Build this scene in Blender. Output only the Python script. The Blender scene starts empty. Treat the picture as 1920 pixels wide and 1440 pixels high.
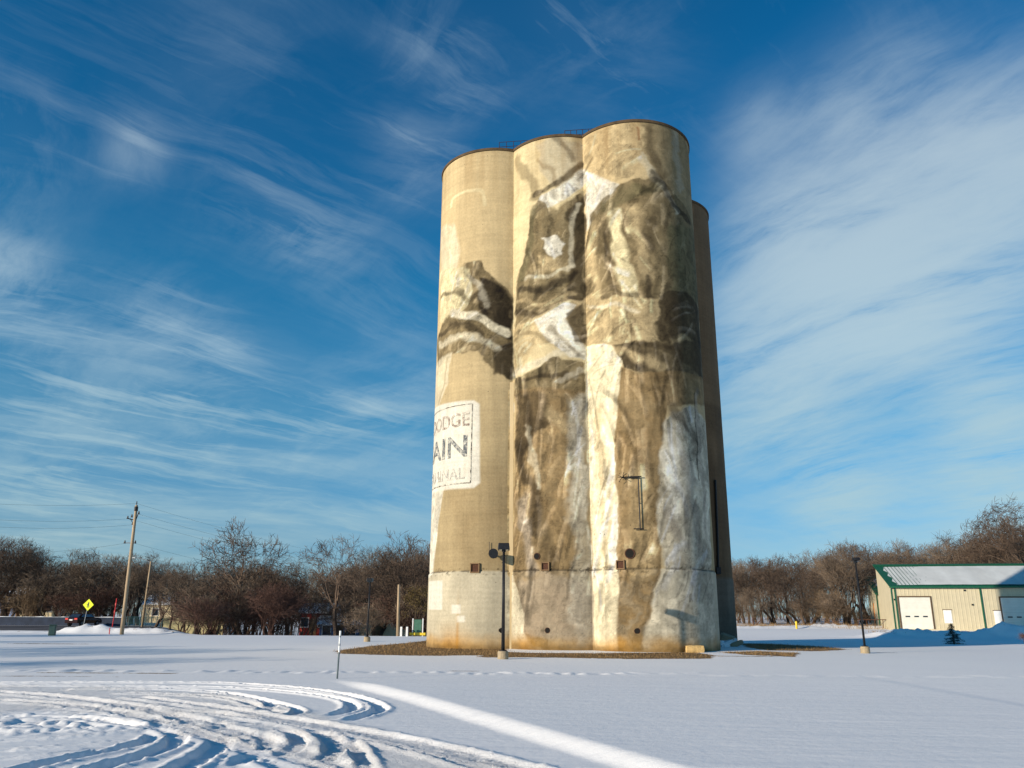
import bpy, bmesh, math, random
import numpy as np
from mathutils import Vector, Matrix
random.seed(7); RNG = np.random.default_rng(7)
R_ = math.radians
scene = bpy.context.scene
COL = scene.collection

# ------------------------------------------------------------------ camera, sky, sun, exposure
FPX, PITCH, ROLL, EYE = 1510.3, R_(16.1115), R_(-0.3472), 1.906      # focal length in photo pixels (1920 wide)
cam_d = bpy.data.cameras.new('camera'); cam = bpy.data.objects.new('camera', cam_d); COL.objects.link(cam)
cam_d.sensor_width = 36.0; cam_d.lens = FPX/1920*36.0; cam_d.clip_start = 0.1; cam_d.clip_end = 6000
cam.matrix_world = Matrix.Translation((0, 0, EYE)) @ Matrix.Rotation(R_(90)+PITCH, 4, 'X') @ Matrix.Rotation(-ROLL, 4, 'Z')
scene.camera = cam
scene.view_settings.view_transform = 'Standard'; scene.view_settings.look = 'None'
scene.view_settings.exposure = 0.18; scene.view_settings.gamma = 1.0; scene.view_settings.use_curve_mapping = False

SUN_AZ, SUN_EL = R_(55.0), R_(14.5)            # light travels towards (sin az, cos az), dropping at the elevation
LDIR = Vector((math.sin(SUN_AZ)*math.cos(SUN_EL), math.cos(SUN_AZ)*math.cos(SUN_EL), -math.sin(SUN_EL)))
sd = bpy.data.lights.new('sun', 'SUN'); sun = bpy.data.objects.new('sun', sd); COL.objects.link(sun)
sd.energy = 5.0; sd.angle = R_(0.5); sd.color = (1.0, 0.87, 0.70)
sun.rotation_euler = LDIR.to_track_quat('-Z', 'Y').to_euler()

def ray(px, py):
    U = (px-960)/FPX; V = (720-py)/FPX
    c, s = math.cos(ROLL), math.sin(ROLL)
    u = c*U+s*V; v = -s*U+c*V
    return np.array([u, math.cos(PITCH)-v*math.sin(PITCH), math.sin(PITCH)+v*math.cos(PITCH)])
def G(px, py, z=0.0):
    d = ray(px, py); t = (z-EYE)/d[2]; return d*t+np.array([0, 0, EYE])
def at(px, py, Y):
    d = ray(px, py); return d*Y/d[1]+np.array([0, 0, EYE])

class NT:
    """small helper for node trees"""
    def __init__(s, tree): s.t = tree; s.n = tree.nodes; s.l = tree.links
    def new(s, typ, **kw):
        nd = s.n.new(typ)
        for k, v in kw.items(): setattr(nd, k, v)
        return nd
    def put(s, sock, v):
        if isinstance(v, bpy.types.NodeSocket): s.l.new(v, sock)
        elif v is not None: sock.default_value = v
    def math(s, op, a, b=None, c=None, clamp=False):
        nd = s.new('ShaderNodeMath', operation=op, use_clamp=clamp)
        for i, v in enumerate((a, b, c)): s.put(nd.inputs[i], v)
        return nd.outputs[0]
    def vmath(s, op, a, b=None):
        nd = s.new('ShaderNodeVectorMath', operation=op)
        s.put(nd.inputs[0], a); s.put(nd.inputs[1], b)
        return nd.outputs['Value'] if op in ('DOT_PRODUCT', 'LENGTH') else nd.outputs[0]
    def mix(s, fac, a, b, blend='MIX'):
        nd = s.new('ShaderNodeMix', data_type='RGBA', blend_type=blend)
        s.put(nd.inputs[0], fac); s.put(nd.inputs[6], a); s.put(nd.inputs[7], b)
        return nd.outputs[2]
    def noise(s, vec, scale, detail=4, rough=.55, dist=0.0):
        nd = s.new('ShaderNodeTexNoise')
        s.put(nd.inputs['Vector'], vec); nd.inputs['Scale'].default_value = scale
        nd.inputs['Detail'].default_value = detail; nd.inputs['Roughness'].default_value = rough
        nd.inputs['Distortion'].default_value = dist
        return nd.outputs['Fac']
    def ramp(s, fac, stops):
        nd = s.new('ShaderNodeValToRGB'); s.put(nd.inputs[0], fac)
        e = nd.color_ramp.elements
        while len(e) < len(stops): e.new(0.5)
        for i, (p, c) in enumerate(stops):
            e[i].position = p; e[i].color = (c, c, c, 1) if not hasattr(c, '__len__') else (*c[:3], 1)
        return nd.outputs[0]
    def mapping(s, vec, scale=(1, 1, 1), rot=(0, 0, 0), loc=(0, 0, 0)):
        nd = s.new('ShaderNodeMapping'); s.put(nd.inputs[0], vec)
        nd.inputs['Scale'].default_value = scale; nd.inputs['Rotation'].default_value = rot; nd.inputs['Location'].default_value = loc
        return nd.outputs[0]
    def bump(s, h, strength, dist=0.02, normal=None):
        nd = s.new('ShaderNodeBump'); nd.inputs['Strength'].default_value = strength; nd.inputs['Distance'].default_value = dist
        s.put(nd.inputs['Height'], h)
        if normal is not None: s.put(nd.inputs['Normal'], normal)
        return nd.outputs[0]

def build_world():
    w = bpy.data.worlds.new('World'); scene.world = w; w.use_nodes = True
    N = NT(w.node_tree); N.n.clear()
    out = N.new('ShaderNodeOutputWorld'); bg = N.new('ShaderNodeBackground'); N.l.new(bg.outputs[0], out.inputs[0])
    STR = 0.1; bg.inputs['Strength'].default_value = STR
    sky = N.new('ShaderNodeTexSky', sky_type='NISHITA'); sky.sun_disc = False
    sky.sun_elevation = SUN_EL; sky.sun_rotation = SUN_AZ+math.pi
    sky.altitude = 300; sky.air_density = 1.0; sky.dust_density = 0.4; sky.ozone_density = 3.0
    tc = N.new('ShaderNodeTexCoord'); D = tc.outputs['Generated']
    sep = N.new('ShaderNodeSeparateXYZ'); N.l.new(D, sep.inputs[0])
    z = N.math('MAXIMUM', sep.outputs[2], 0.0)
    # a polarised, deep blue winter sky: grade the physical sky with height above the horizon
    tint = N.ramp(z, SKY_TINT)
    t2 = N.new('ShaderNodeVectorMath', operation='SCALE'); N.l.new(tint, t2.inputs[0]); t2.inputs['Scale'].default_value = 1.76
    base = N.vmath('MULTIPLY', sky.outputs[0], t2.outputs[0])
    # cirrus on a high plane
    k = N.math('DIVIDE', 1.0, N.math('ADD', z, 0.16))
    P = N.new('ShaderNodeVectorMath', operation='SCALE'); N.l.new(D, P.inputs[0]); N.l.new(k, P.inputs['Scale']); P = P.outputs[0]
    comb = N.new('ShaderNodeCombineXYZ'); sp = N.new('ShaderNodeSeparateXYZ'); N.l.new(P, sp.inputs[0])
    N.l.new(sp.outputs[0], comb.inputs[0]); N.l.new(sp.outputs[1], comb.inputs[1]); P = comb.outputs[0]
    warp = N.new('ShaderNodeTexNoise'); N.l.new(P, warp.inputs['Vector']); warp.inputs['Scale'].default_value = 1.1; warp.inputs['Detail'].default_value = 4
    wv = N.new('ShaderNodeVectorMath', operation='SCALE'); N.l.new(N.vmath('SUBTRACT', warp.outputs['Color'], (.5, .5, .5)), wv.inputs[0]); wv.inputs['Scale'].default_value = 0.40
    Pw = N.vmath('ADD', P, wv.outputs[0])
    def streak(deg, sx, sy, scale, det, rough, loc=(0, 0, 0)):      # noise stretched along a compass direction
        return N.noise(N.mapping(N.mapping(Pw, (1, 1, 1), (0, 0, R_(-deg)), loc), (sx, sy, 1)), scale, det, rough, .1)
    s1 = streak(-48, .38, 1.0, 2.6, 8, .66)
    s1b = streak(-62, .25, 1.5, 5.0, 7, .66, (3, 1, 0))
    s2 = streak(30, .40, 1.0, 2.6, 8, .66, (4, 2, 0))
    fine = streak(45, .22, 1.4, 6.0, 7, .66, (1, 7, 0))
    def blobs(lst):
        acc = None
        for px, py, rad, amp in lst:
            d = ray(px, py); d = d/np.linalg.norm(d)
            dp = N.vmath('DOT_PRODUCT', D, tuple(d))
            ang = N.math('ARCCOSINE', N.math('MINIMUM', dp, 1.0))
            g = N.math('MULTIPLY', N.math('POWER', 2.718, N.math('MULTIPLY', N.math('MULTIPLY', ang, ang), -1.0/(R_(rad)**2))), amp)
            acc = g if acc is None else N.math('ADD', acc, g)
        return acc
    mR = blobs(CLOUD_R); mL = blobs(CLOUD_L)
    soft = N.noise(Pw, 1.1, 5, .5)
    a = N.math('MULTIPLY', mR, N.math('ADD', N.math('MULTIPLY', N.ramp(s1, [(.38, 0.0), (.62, 1.0)]), .92), N.math('ADD', N.math('MULTIPLY', N.ramp(s1b, [(.40, 0.0), (.64, 1.0)]), .45), .05)))
    b = N.math('MULTIPLY', mL, N.math('ADD', N.math('MULTIPLY', N.math('MULTIPLY', N.ramp(s2, [(.47, 0.0), (.66, 1.0)]), N.ramp(soft, [(.38, .15), (.62, 1.0)])), .68), N.math('MULTIPLY', N.ramp(s1, [(.47, 0.0), (.66, 1.0)]), .50)))
    wisp = N.math('MULTIPLY', N.math('MULTIPLY', N.ramp(fine, [(.50, 0.0), (.66, 1.4)]), N.ramp(soft, [(.40, 0.0), (.60, 1.0)])), N.math('ADD', N.math('MULTIPLY', mL, .75), .06))
    haze_ = N.math('MULTIPLY', N.ramp(soft, [(.35, 0.0), (.7, 1.0)]), N.math('ADD', N.math('MULTIPLY', mL, .16), .0))
    lowv = N.math('MULTIPLY', N.ramp(z, [(0.0, .30), (.12, .34), (.24, .14), (.38, .02), (.5, 0.0)]), N.math('ADD', N.ramp(s2, [(.32, 0.0), (.62, 1.0)]), .15))
    dens = N.math('ADD', N.math('ADD', a, b), N.math('ADD', N.math('ADD', wisp, haze_), lowv))
    dens = N.math('SUBTRACT', 1.0, N.math('POWER', 2.718, N.math('MULTIPLY', dens, -1.1)), clamp=True)
    cc = N.ramp(z, [(0.0, (.42, .53, .52)), (.12, (.40, .55, .58)), (.30, (.40, .54, .62)), (.5, (.38, .49, .58)), (.75, (.24, .37, .50))])
    cs = N.new('ShaderNodeVectorMath', operation='SCALE'); N.l.new(cc, cs.inputs[0]); cs.inputs['Scale'].default_value = 1.0/STR
    colr = N.mix(N.math("MULTIPLY", dens, CLOUD_AMT), base, cs.outputs[0])
    N.l.new(colr, bg.inputs[0])
CLOUD_AMT = 0.95
SKY_TINT = [(.01, (.31, .45, .68)), (.09, (.27, .45, .60)), (.225, (.12, .51, .62)), (.38, (.07, .54, .67)), (.52, (.05, .49, .66)), (.66, (.03, .46, .64))]
CLOUD_R = [(1740, 430, 6.5, 2.8), (1920, 300, 4.5, 1.6), (1600, 520, 5.5, 2.3), (1430, 620, 4, 1.1), (1480, 740, 3.6, 1.1), (1680, 620, 3, .7), (1860, 740, 3.5, .7), (1890, 900, 4.5, 1.4), (1580, 910, 3.2, 1.2), (1430, 240, 2.4, .5), (1580, 205, 2.2, .7), (1690, 120, 2.5, .4), (1380, 820, 3, .7), (1480, 420, 3, .7)]
CLOUD_L = [(820, 110, 3.6, .9), (770, 290, 3, .8), (250, 290, 1.8, .8), (460, 380, 3, .45), (560, 440, 2.2, .7), (300, 600, 3, .6), (430, 660, 2.0, .7), (80, 660, 5, .5), (0, 505, 2.2, 2.0), (360, 790, 5, .55), (740, 770, 4.5, .8), (1050, 50, 4, .4), (1180, 110, 4, .4), (10, 280, 4, .6), (500, 120, 6, .25), (640, 480, 3, .4), (80, 960, 6, .6), (560, 880, 6, .5)]
build_world()

# ------------------------------------------------------------------ colour, materials
def lin(r, g, b):
    f = lambda c: (c/255/12.92) if c/255 <= .04045 else ((c/255+.055)/1.055)**2.4
    return (f(r), f(g), f(b))
def mat(name, rgb, rough=.8, metal=0.0, var=.18, scale=6.0, bump=.15, bscale=None, spec=.3, coord='Object', stretch=(1, 1, 1), rgb2=None):
    m = bpy.data.materials.new(name); m.use_nodes = True
    N = NT(m.node_tree); bs = N.n['Principled BSDF']
    tc = N.new('ShaderNodeTexCoord'); v = N.mapping(tc.outputs[coord], stretch)
    n = N.noise(v, scale, 6, .6)
    c1 = tuple(max(0, c*(1-var)) for c in rgb)+(1,); c2 = (tuple(min(1, c*(1+var)) for c in rgb) if rgb2 is None else rgb2)+(1,)
    N.l.new(N.mix(N.ramp(n, [(.3, 0.0), (.7, 1.0)]), c1, c2), bs.inputs['Base Color'])
    bs.inputs['Roughness'].default_value = rough; bs.inputs['Metallic'].default_value = metal
    bs.inputs['Specular IOR Level'].default_value = spec
    if bump: N.l.new(N.bump(N.noise(v, bscale or scale*4, 5, .6), bump, .02), bs.inputs['Normal'])
    return m
M = {}
M['steel_black'] = mat('black_painted_steel', (.018, .018, .02), .45, .2, .3, 9, .05)
M['steel_grey'] = mat('galvanised_steel', (.30, .32, .33), .45, .6, .2, 12, .05)
M['rust'] = mat('rusty_steel', lin(78, 50, 36), .85, .1, .4, 14, .4)
M['dark_hole'] = mat('dark_opening', (.008, .007, .006), .9, 0, .3, 10, .1)
M['pole_wood'] = mat('weathered_pole_wood', lin(168, 146, 118), .9, 0, .28, 5, .4, 30, stretch=(1, 1, .12))
M['wood_dark'] = mat('dark_timber', lin(120, 96, 70), .9, 0, .3, 5, .3, stretch=(1, 1, .15))
M['wire'] = mat('dark_cable', (.02, .022, .025), .6, 0, .1, 3, 0)
M['concrete_pale'] = mat('pale_footing_concrete', lin(158, 142, 116), .9, 0, .2, 8, .5)
M['stone'] = mat('tan_limestone', lin(205, 170, 112), .9, 0, .28, 5, .9, 14)
M['red'] = mat('red_marker_paint', lin(196, 34, 40), .5, 0, .15, 8, .05)
M['rail_dark'] = mat('dark_rusted_rail', lin(58, 36, 30), .85, .1, .3, 14, .2)
M['pale_red'] = mat('pale_red_reflector', lin(214, 80, 78), .4, 0, .1, 6, 0)
M['white'] = mat('white_paint', (.78, .78, .76), .5, 0, .08, 6, .05)
M['yellow'] = mat('yellow_paint', lin(226, 196, 60), .5, 0, .1, 6, .05)
M['sign_yellow'] = mat('fluorescent_yellow_sheeting', lin(222, 232, 10), .4, 0, .05, 6, 0)
M['green_box'] = mat('green_enamel', lin(78, 96, 84), .5, 0, .15, 6, .05)
M['green_panel'] = mat('green_panel', lin(70, 110, 92), .5, 0, .15, 6, .05)
M['teal'] = mat('teal_green_fence', lin(58, 92, 96), .6, .2, .2, 6, .05)
M['parapet'] = mat('shade_toned_barrier', lin(40, 50, 68), .8, 0, .3, 1.5, .3)  # shade of the barrier's shadow side put into its base colour
M['cream_rail'] = mat('cream_wall', lin(178, 168, 128), .8, 0, .15, 2, .2)
M['glass'] = mat('dark_glass', (.02, .03, .045), .08, 0, .1, 3, 0, spec=.6)
M['glass_blue'] = mat('tinted_car_glass', lin(90, 150, 175), .08, 0, .1, 3, 0, spec=.6)
M['car_dark'] = mat('dark_car_paint', lin(44, 20, 26), .25, .3, .1, 3, 0, spec=.6)
M['rubber'] = mat('tyre_rubber', (.012, .012, .013), .85, 0, .2, 10, .2)
M['tail'] = mat('red_tail_lens', lin(215, 40, 26), .3, 0, .05, 5, 0)
M['house_cream'] = mat('cream_siding', lin(222, 205, 168), .8, 0, .08, 3, .2, stretch=(1, 1, 8))
M['house_white'] = mat('white_siding', lin(226, 224, 214), .8, 0, .08, 3, .2, stretch=(1, 1, 8))
M['house_blue'] = mat('blue_grey_siding', lin(110, 130, 165), .8, 0, .08, 3, .2, stretch=(1, 1, 8))
M['roof_dark'] = mat('dark_shingles', lin(70, 64, 62), .9, 0, .25, 6, .4)
M['snow_cap'] = mat('settled_snow', (.84, .86, .88), .9, 0, .03, 4, .5, 9)
M['roof_frost'] = mat('thin_roof_snow', lin(200, 202, 200), .9, 0, .14, .5, .4, 9, stretch=(1, .3, 1))
M['red_brick'] = mat('red_shop_wall', lin(150, 58, 50), .8, 0, .15, 5, .2)
M['shed_wall'] = None

def snow_material():
    m = bpy.data.materials.new('snow_and_bare_earth'); m.use_nodes = True
    N = NT(m.node_tree); bs = N.n['Principled BSDF']
    tc = N.new('ShaderNodeTexCoord'); P = tc.outputs['Object']
    at_b = N.new('ShaderNodeAttribute', attribute_name='bare'); at_r = N.new('ShaderNodeAttribute', attribute_name='road')
    n1 = N.noise(P, 1.3, 9, .68); n2 = N.noise(P, 7.0, 6, .65); n3 = N.noise(P, 0.08, 4, .5)
    n4 = N.noise(N.mapping(P, (.16, .9, 1), (0, 0, R_(12))), 1.0, 8, .6)
    snow = N.mix(N.ramp(n3, [(.35, 0.0), (.7, 1.0)]), (.88, .86, .85, 1), (.91, .89, .87, 1))
    snow = N.mix(N.math('MULTIPLY', N.ramp(n4, [(.45, 0.0), (.75, 1.0)]), .12), snow, (.76, .77, .80, 1))
    earth = N.mix(N.ramp(n2, [(.35, 0.0), (.65, 1.0)]), (*lin(66, 50, 34), 1), (*lin(150, 118, 76), 1))
    thr = N.math('ADD', N.math('MULTIPLY', N.math('ADD', N.math('MULTIPLY', N.math('SUBTRACT', n1, .5), 1.6), N.math('MULTIPLY', N.math('SUBTRACT', n2, .5), 1.0)), 1.0), at_b.outputs['Fac'])
    f = N.ramp(thr, [(.47, 0.0), (.53, 1.0)])
    c = N.mix(f, snow, earth)
    asph = N.mix(N.ramp(n4, [(.4, 0.0), (.7, 1.0)]), (*lin(66, 66, 70), 1), (*lin(112, 110, 112), 1))
    thr2 = N.math('ADD', N.math('MULTIPLY', N.math('SUBTRACT', n4, .5), 1.3), at_r.outputs['Fac'])
    f2 = N.ramp(thr2, [(.46, 0.0), (.54, 1.0)])
    c = N.mix(f2, c, asph)
    N.l.new(c, bs.inputs['Base Color']); bs.inputs['Roughness'].default_value = .85; bs.inputs['Specular IOR Level'].default_value = .15
    b0 = N.bump(N.noise(P, 60, 5, .75), .35, .008)
    at_c = N.new('ShaderNodeAttribute', attribute_name='churn')
    bc = N.bump(N.math('MULTIPLY', N.noise(P, 22, 5, .8), at_c.outputs['Fac']), 1.0, .045, b0)
    b1 = N.bump(N.noise(P, 5, 6, .6), .38, .03, bc)
    b2 = N.bump(N.noise(N.mapping(P, (.5, 2.2, 1), (0, 0, R_(10))), .8, 7, .60), .42, .07, b1)
    N.l.new(b2, bs.inputs['Normal'])
    return m
M['snow'] = snow_material()

def concrete_material():
    m = bpy.data.materials.new('painted_weathered_concrete'); m.use_nodes = True
    N = NT(m.node_tree); bs = N.n['Principled BSDF']
    a = N.new('ShaderNodeAttribute', attribute_name='paint')
    geo = N.new('ShaderNodeNewGeometry'); P = geo.outputs['Position']
    blot = N.noise(P, .55, 8, .62); streak = N.noise(N.mapping(P, (1.6, 1.6, .09)), 1.4, 8, .65)
    lift = N.noise(N.mapping(P, (.05, .05, 1.0)), 5.5, 3, .5)
    grain = N.noise(P, 7, 6, .75)
    c = a.outputs['Color']
    def mul(c, n, lo, hi, p=(.3, .7)):
        g = N.ramp(n, [(p[0], lo), (p[1], hi)]); return N.mix(1.0, c, g, 'MULTIPLY')
    c = mul(c, blot, .82, 1.0); c = mul(c, streak, .80, 1.0); c = mul(c, lift, .93, 1.0, (.4, .6)); c = mul(c, grain, .80, 1.0, (.32, .62))
    vo = N.new('ShaderNodeTexVoronoi'); N.l.new(P, vo.inputs['Vector']); vo.inputs['Scale'].default_value = 1.5
    vo.inputs['Randomness'].default_value = 1.0
    pit = N.math('MULTIPLY', N.math('LESS_THAN', vo.outputs['Distance'], .045), N.math('GREATER_THAN', N.noise(P, .5, 2), .5))
    c = N.mix(N.math('MULTIPLY', pit, .8), c, (.03, .022, .015, 1))
    N.l.new(c, bs.inputs['Base Color']); bs.inputs['Roughness'].default_value = .92; bs.inputs['Specular IOR Level'].default_value = .15
    b1 = N.bump(N.noise(N.mapping(P, (.04, .04, 1)), 9, 2, .5), .25, .02)
    b2 = N.bump(N.noise(P, 9, 7, .7), .45, .015, b1)
    b3 = N.bump(N.noise(P, .5, 4, .5), .25, .12, b2)
    N.l.new(b3, bs.inputs['Normal'])
    return m
M['concrete'] = concrete_material()

def ribbed(name, rgb, period=.3, axis=0, strength=.6):
    m = mat(name, rgb, .6, 0, .07, 1.2, 0)
    N = NT(m.node_tree); bs = N.n['Principled BSDF']
    tc = N.new('ShaderNodeTexCoord'); sp = N.new('ShaderNodeSeparateXYZ'); N.l.new(tc.outputs['Object'], sp.inputs[0])
    w = N.math('SINE', N.math('MULTIPLY', sp.outputs[axis], 2*math.pi/period))
    w = N.ramp(w, [(.55, 0.0), (.9, 1.0)])
    N.l.new(N.bump(w, strength, .03), bs.inputs['Normal'])
    return m
M['shed_wall'] = ribbed('beige_ribbed_metal', lin(196, 184, 154), .45)
M['shed_green'] = mat('green_trim_metal', lin(30, 92, 66), .45, .2, .1, 4, .05)
M['door_white'] = ribbed('white_sectional_door', lin(214, 212, 200), .6, 2, .5)
def bark(name, rgb, rgb2): return mat(name, rgb, .95, 0, .25, .7, .2, 12, rgb2=rgb2)
M['bark'] = bark('grey_brown_bark', lin(66, 56, 49), lin(146, 127, 108))  # second tone lightened to put sunlit twig contrast into the colour
M['bark_red'] = bark('reddish_twigs', lin(76, 54, 47), lin(112, 84, 72))
M['bark_dark'] = bark('dark_bark', lin(50, 41, 36), lin(116, 97, 82))
M['bark_tan'] = bark('tan_twigs', lin(112, 92, 72), lin(146, 124, 98))
M['needles'] = mat('spruce_needles', lin(40, 46, 36), .9, 0, .35, 3, .1)
M['rust_leaf'] = mat('dry_oak_leaves', lin(92, 78, 44), .9, 0, .35, 2, .1)
M['dry_grass'] = mat('dry_winter_grass', lin(112, 88, 58), .95, 0, .3, 1.2, 0, rgb2=lin(172, 140, 96))

# ------------------------------------------------------------------ mesh helpers
class MB:
    def __init__(s): s.v = []; s.f = []; s.n = 0
    def add(s, v, f):
        v = np.asarray(v, float); s.v.append(v); s.f += [tuple(i+s.n for i in q) for q in f]; s.n += len(v); return s
    def box(s, c, size, rz=0.0, taper=1.0):
        x, y, z = size[0]/2, size[1]/2, size[2]/2
        v = np.array([(-x, -y, -z), (x, -y, -z), (x, y, -z), (-x, y, -z), (-x*taper, -y*taper, z), (x*taper, -y*taper, z), (x*taper, y*taper, z), (-x*taper, y*taper, z)])
        cs, sn = math.cos(rz), math.sin(rz)
        v = np.stack([v[:, 0]*cs-v[:, 1]*sn, v[:, 0]*sn+v[:, 1]*cs, v[:, 2]], 1)+np.array(c)
        return s.add(v, [(0, 3, 2, 1), (4, 5, 6, 7), (0, 1, 5, 4), (1, 2, 6, 5), (2, 3, 7, 6), (3, 0, 4, 7)])
    def tube(s, pts, radii, k=8, cap=True):
        pts = [np.array(p, float) for p in pts]
        if not hasattr(radii, '__len__'): radii = [radii]*len(pts)
        rings = []
        for i, p in enumerate(pts):
            a = pts[max(i-1, 0)]; b = pts[min(i+1, len(pts)-1)]; t = (b-a)/max(np.linalg.norm(b-a), 1e-9)
            ref = np.array([0, 0, 1.]) if abs(t[2]) < .9 else np.array([1., 0, 0])
            u = np.cross(t, ref); u /= np.linalg.norm(u); w = np.cross(t, u)
            an = np.linspace(0, 2*np.pi, k, endpoint=False)
            rings.append(p+radii[i]*(np.outer(np.cos(an), u)+np.outer(np.sin(an), w)))
        f = []
        for i in range(len(pts)-1):
            for j in range(k):
                a, b = i*k+j, i*k+(j+1) % k; f.append((a, a+k, b+k, b))
        if cap: f.append(tuple(range(k))); f.append(tuple(range((len(pts)-1)*k+k-1, (len(pts)-1)*k-1, -1)))
        return s.add(np.concatenate(rings), f)
    def quad(s, a, b, c, d): return s.add([a, b, c, d], [(0, 1, 2, 3)])
    def build(s, name, material, parent=None, smooth=False, bevel=0.0):
        me = bpy.data.meshes.new(name); me.from_pydata(np.concatenate(s.v).tolist(), [], s.f); me.update()
        if bevel:
            b = bmesh.new(); b.from_mesh(me)
            bmesh.ops.bevel(b, geom=b.edges[:], offset=bevel, segments=2, affect='EDGES', profile=.6); b.to_mesh(me); b.free()
        if smooth:
            for p in me.polygons: p.use_smooth = True
        me.materials.append(material)
        o = bpy.data.objects.new(name, me); COL.objects.link(o)
        if parent: o.parent = parent
        return o
def fast_mesh(name, verts, faces, material, smooth=False):
    """verts (n,3), faces (m,k) arrays"""
    me = bpy.data.meshes.new(name); n, (m, k) = len(verts), faces.shape
    me.vertices.add(n); me.vertices.foreach_set('co', np.ascontiguousarray(verts, np.float32).ravel())
    me.loops.add(m*k); me.loops.foreach_set('vertex_index', faces.astype(np.int32).ravel())
    me.polygons.add(m); me.polygons.foreach_set('loop_start', np.arange(0, m*k, k, dtype=np.int32))
    try: me.polygons.foreach_set('loop_total', np.full(m, k, np.int32))
    except Exception: pass
    me.polygons.foreach_set('use_smooth', np.full(m, smooth, bool))
    me.update(calc_edges=True); me.validate()
    me.materials.append(material); return me
def link(name, me, parent=None):
    o = bpy.data.objects.new(name, me); COL.objects.link(o)
    if parent: o.parent = parent
    return o
def thing(name, label, cat, loc=(0, 0, 0), rz=0.0, group=None):
    o = bpy.data.objects.new(name, None); COL.objects.link(o); o.location = tuple(loc); o.rotation_euler = (0, 0, rz)
    return tag(o, label, cat, group)
def tag(o, label=None, cat=None, group=None, kind=None):
    if label: o['label'] = label
    if cat: o['category'] = cat
    if group: o['group'] = group
    if kind: o['kind'] = kind
    return o
def copy_tree(o, parent=None):
    c = o.copy(); COL.objects.link(c)
    if parent: c.parent = parent
    for ch in list(o.children): copy_tree(ch, c)
    return c

# ------------------------------------------------------------------ value noise on arrays
_perm = RNG.permutation(4096)
_val = RNG.random(4096)
def vnoise(x, y, seed=0):
    xi = np.floor(x).astype(np.int64); yi = np.floor(y).astype(np.int64); fx = x-xi; fy = y-yi
    fx = fx*fx*(3-2*fx); fy = fy*fy*(3-2*fy)
    h = lambda a, b: _val[_perm[(a*73+b*179+_perm[(b*31+seed*57) & 4095]) & 4095]]
    return (h(xi, yi)*(1-fx)+h(xi+1, yi)*fx)*(1-fy)+(h(xi, yi+1)*(1-fx)+h(xi+1, yi+1)*fx)*fy
def fbm(x, y, oct=4, seed=0, gain=.5):
    s = 0; a = 1; t = 0
    for o in range(oct):
        s = s+a*vnoise(x*2**o+17.3*o, y*2**o-9.1*o, seed+o); t += a; a *= gain
    return s/t
def sstep(a, b, x): t = np.clip((x-a)/(b-a), 0, 1); return t*t*(3-2*t)
def seg_dist(x, y, pts):
    """distance to a polyline, plus running length and side"""
    best = np.full(np.shape(x), 1e9); run = np.zeros(np.shape(x)); acc = 0; sd = np.zeros(np.shape(x))
    for (x0, y0), (x1, y1) in zip(pts[:-1], pts[1:]):
        dx, dy = x1-x0, y1-y0; L = math.hypot(dx, dy)+1e-9
        t = np.clip(((x-x0)*dx+(y-y0)*dy)/L**2, 0, 1)
        d = np.hypot(x-x0-t*dx, y-y0-t*dy); m = d < best
        best = np.where(m, d, best); run = np.where(m, acc+t*L, run); sd = np.where(m, np.sign((x-x0)*dy-(y-y0)*dx), sd); acc += L
    return best, run, sd, acc
def poly_sd(x, y, pts):
    d = np.full(np.shape(x), 1e9); ins = np.zeros(np.shape(x), bool); n = len(pts)
    for i in range(n):
        x0, y0 = pts[i]; x1, y1 = pts[(i+1) % n]; dx, dy = x1-x0, y1-y0; L2 = dx*dx+dy*dy+1e-12
        t = np.clip(((x-x0)*dx+(y-y0)*dy)/L2, 0, 1); d = np.minimum(d, np.hypot(x-x0-t*dx, y-y0-t*dy))
        if y0 != y1:
            c = ((y0 > y) != (y1 > y)) & (x < (x1-x0)*(y-y0)/(y1-y0)+x0); ins ^= c
    return np.where(ins, -d, d)
def catmull(pts, n=6):
    pts = [np.array(p, float) for p in pts]; P = [pts[0]]+pts+[pts[-1]]; out = []
    for i in range(1, len(P)-2):
        for j in range(n):
            t = j/n; a, b, c, d = P[i-1], P[i], P[i+1], P[i+2]
            out.append(.5*((2*b)+(c-a)*t+(2*a-5*b+4*c-d)*t*t+(3*b-a-3*c+d)*t**3))
    out.append(pts[-1]); return out

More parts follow.
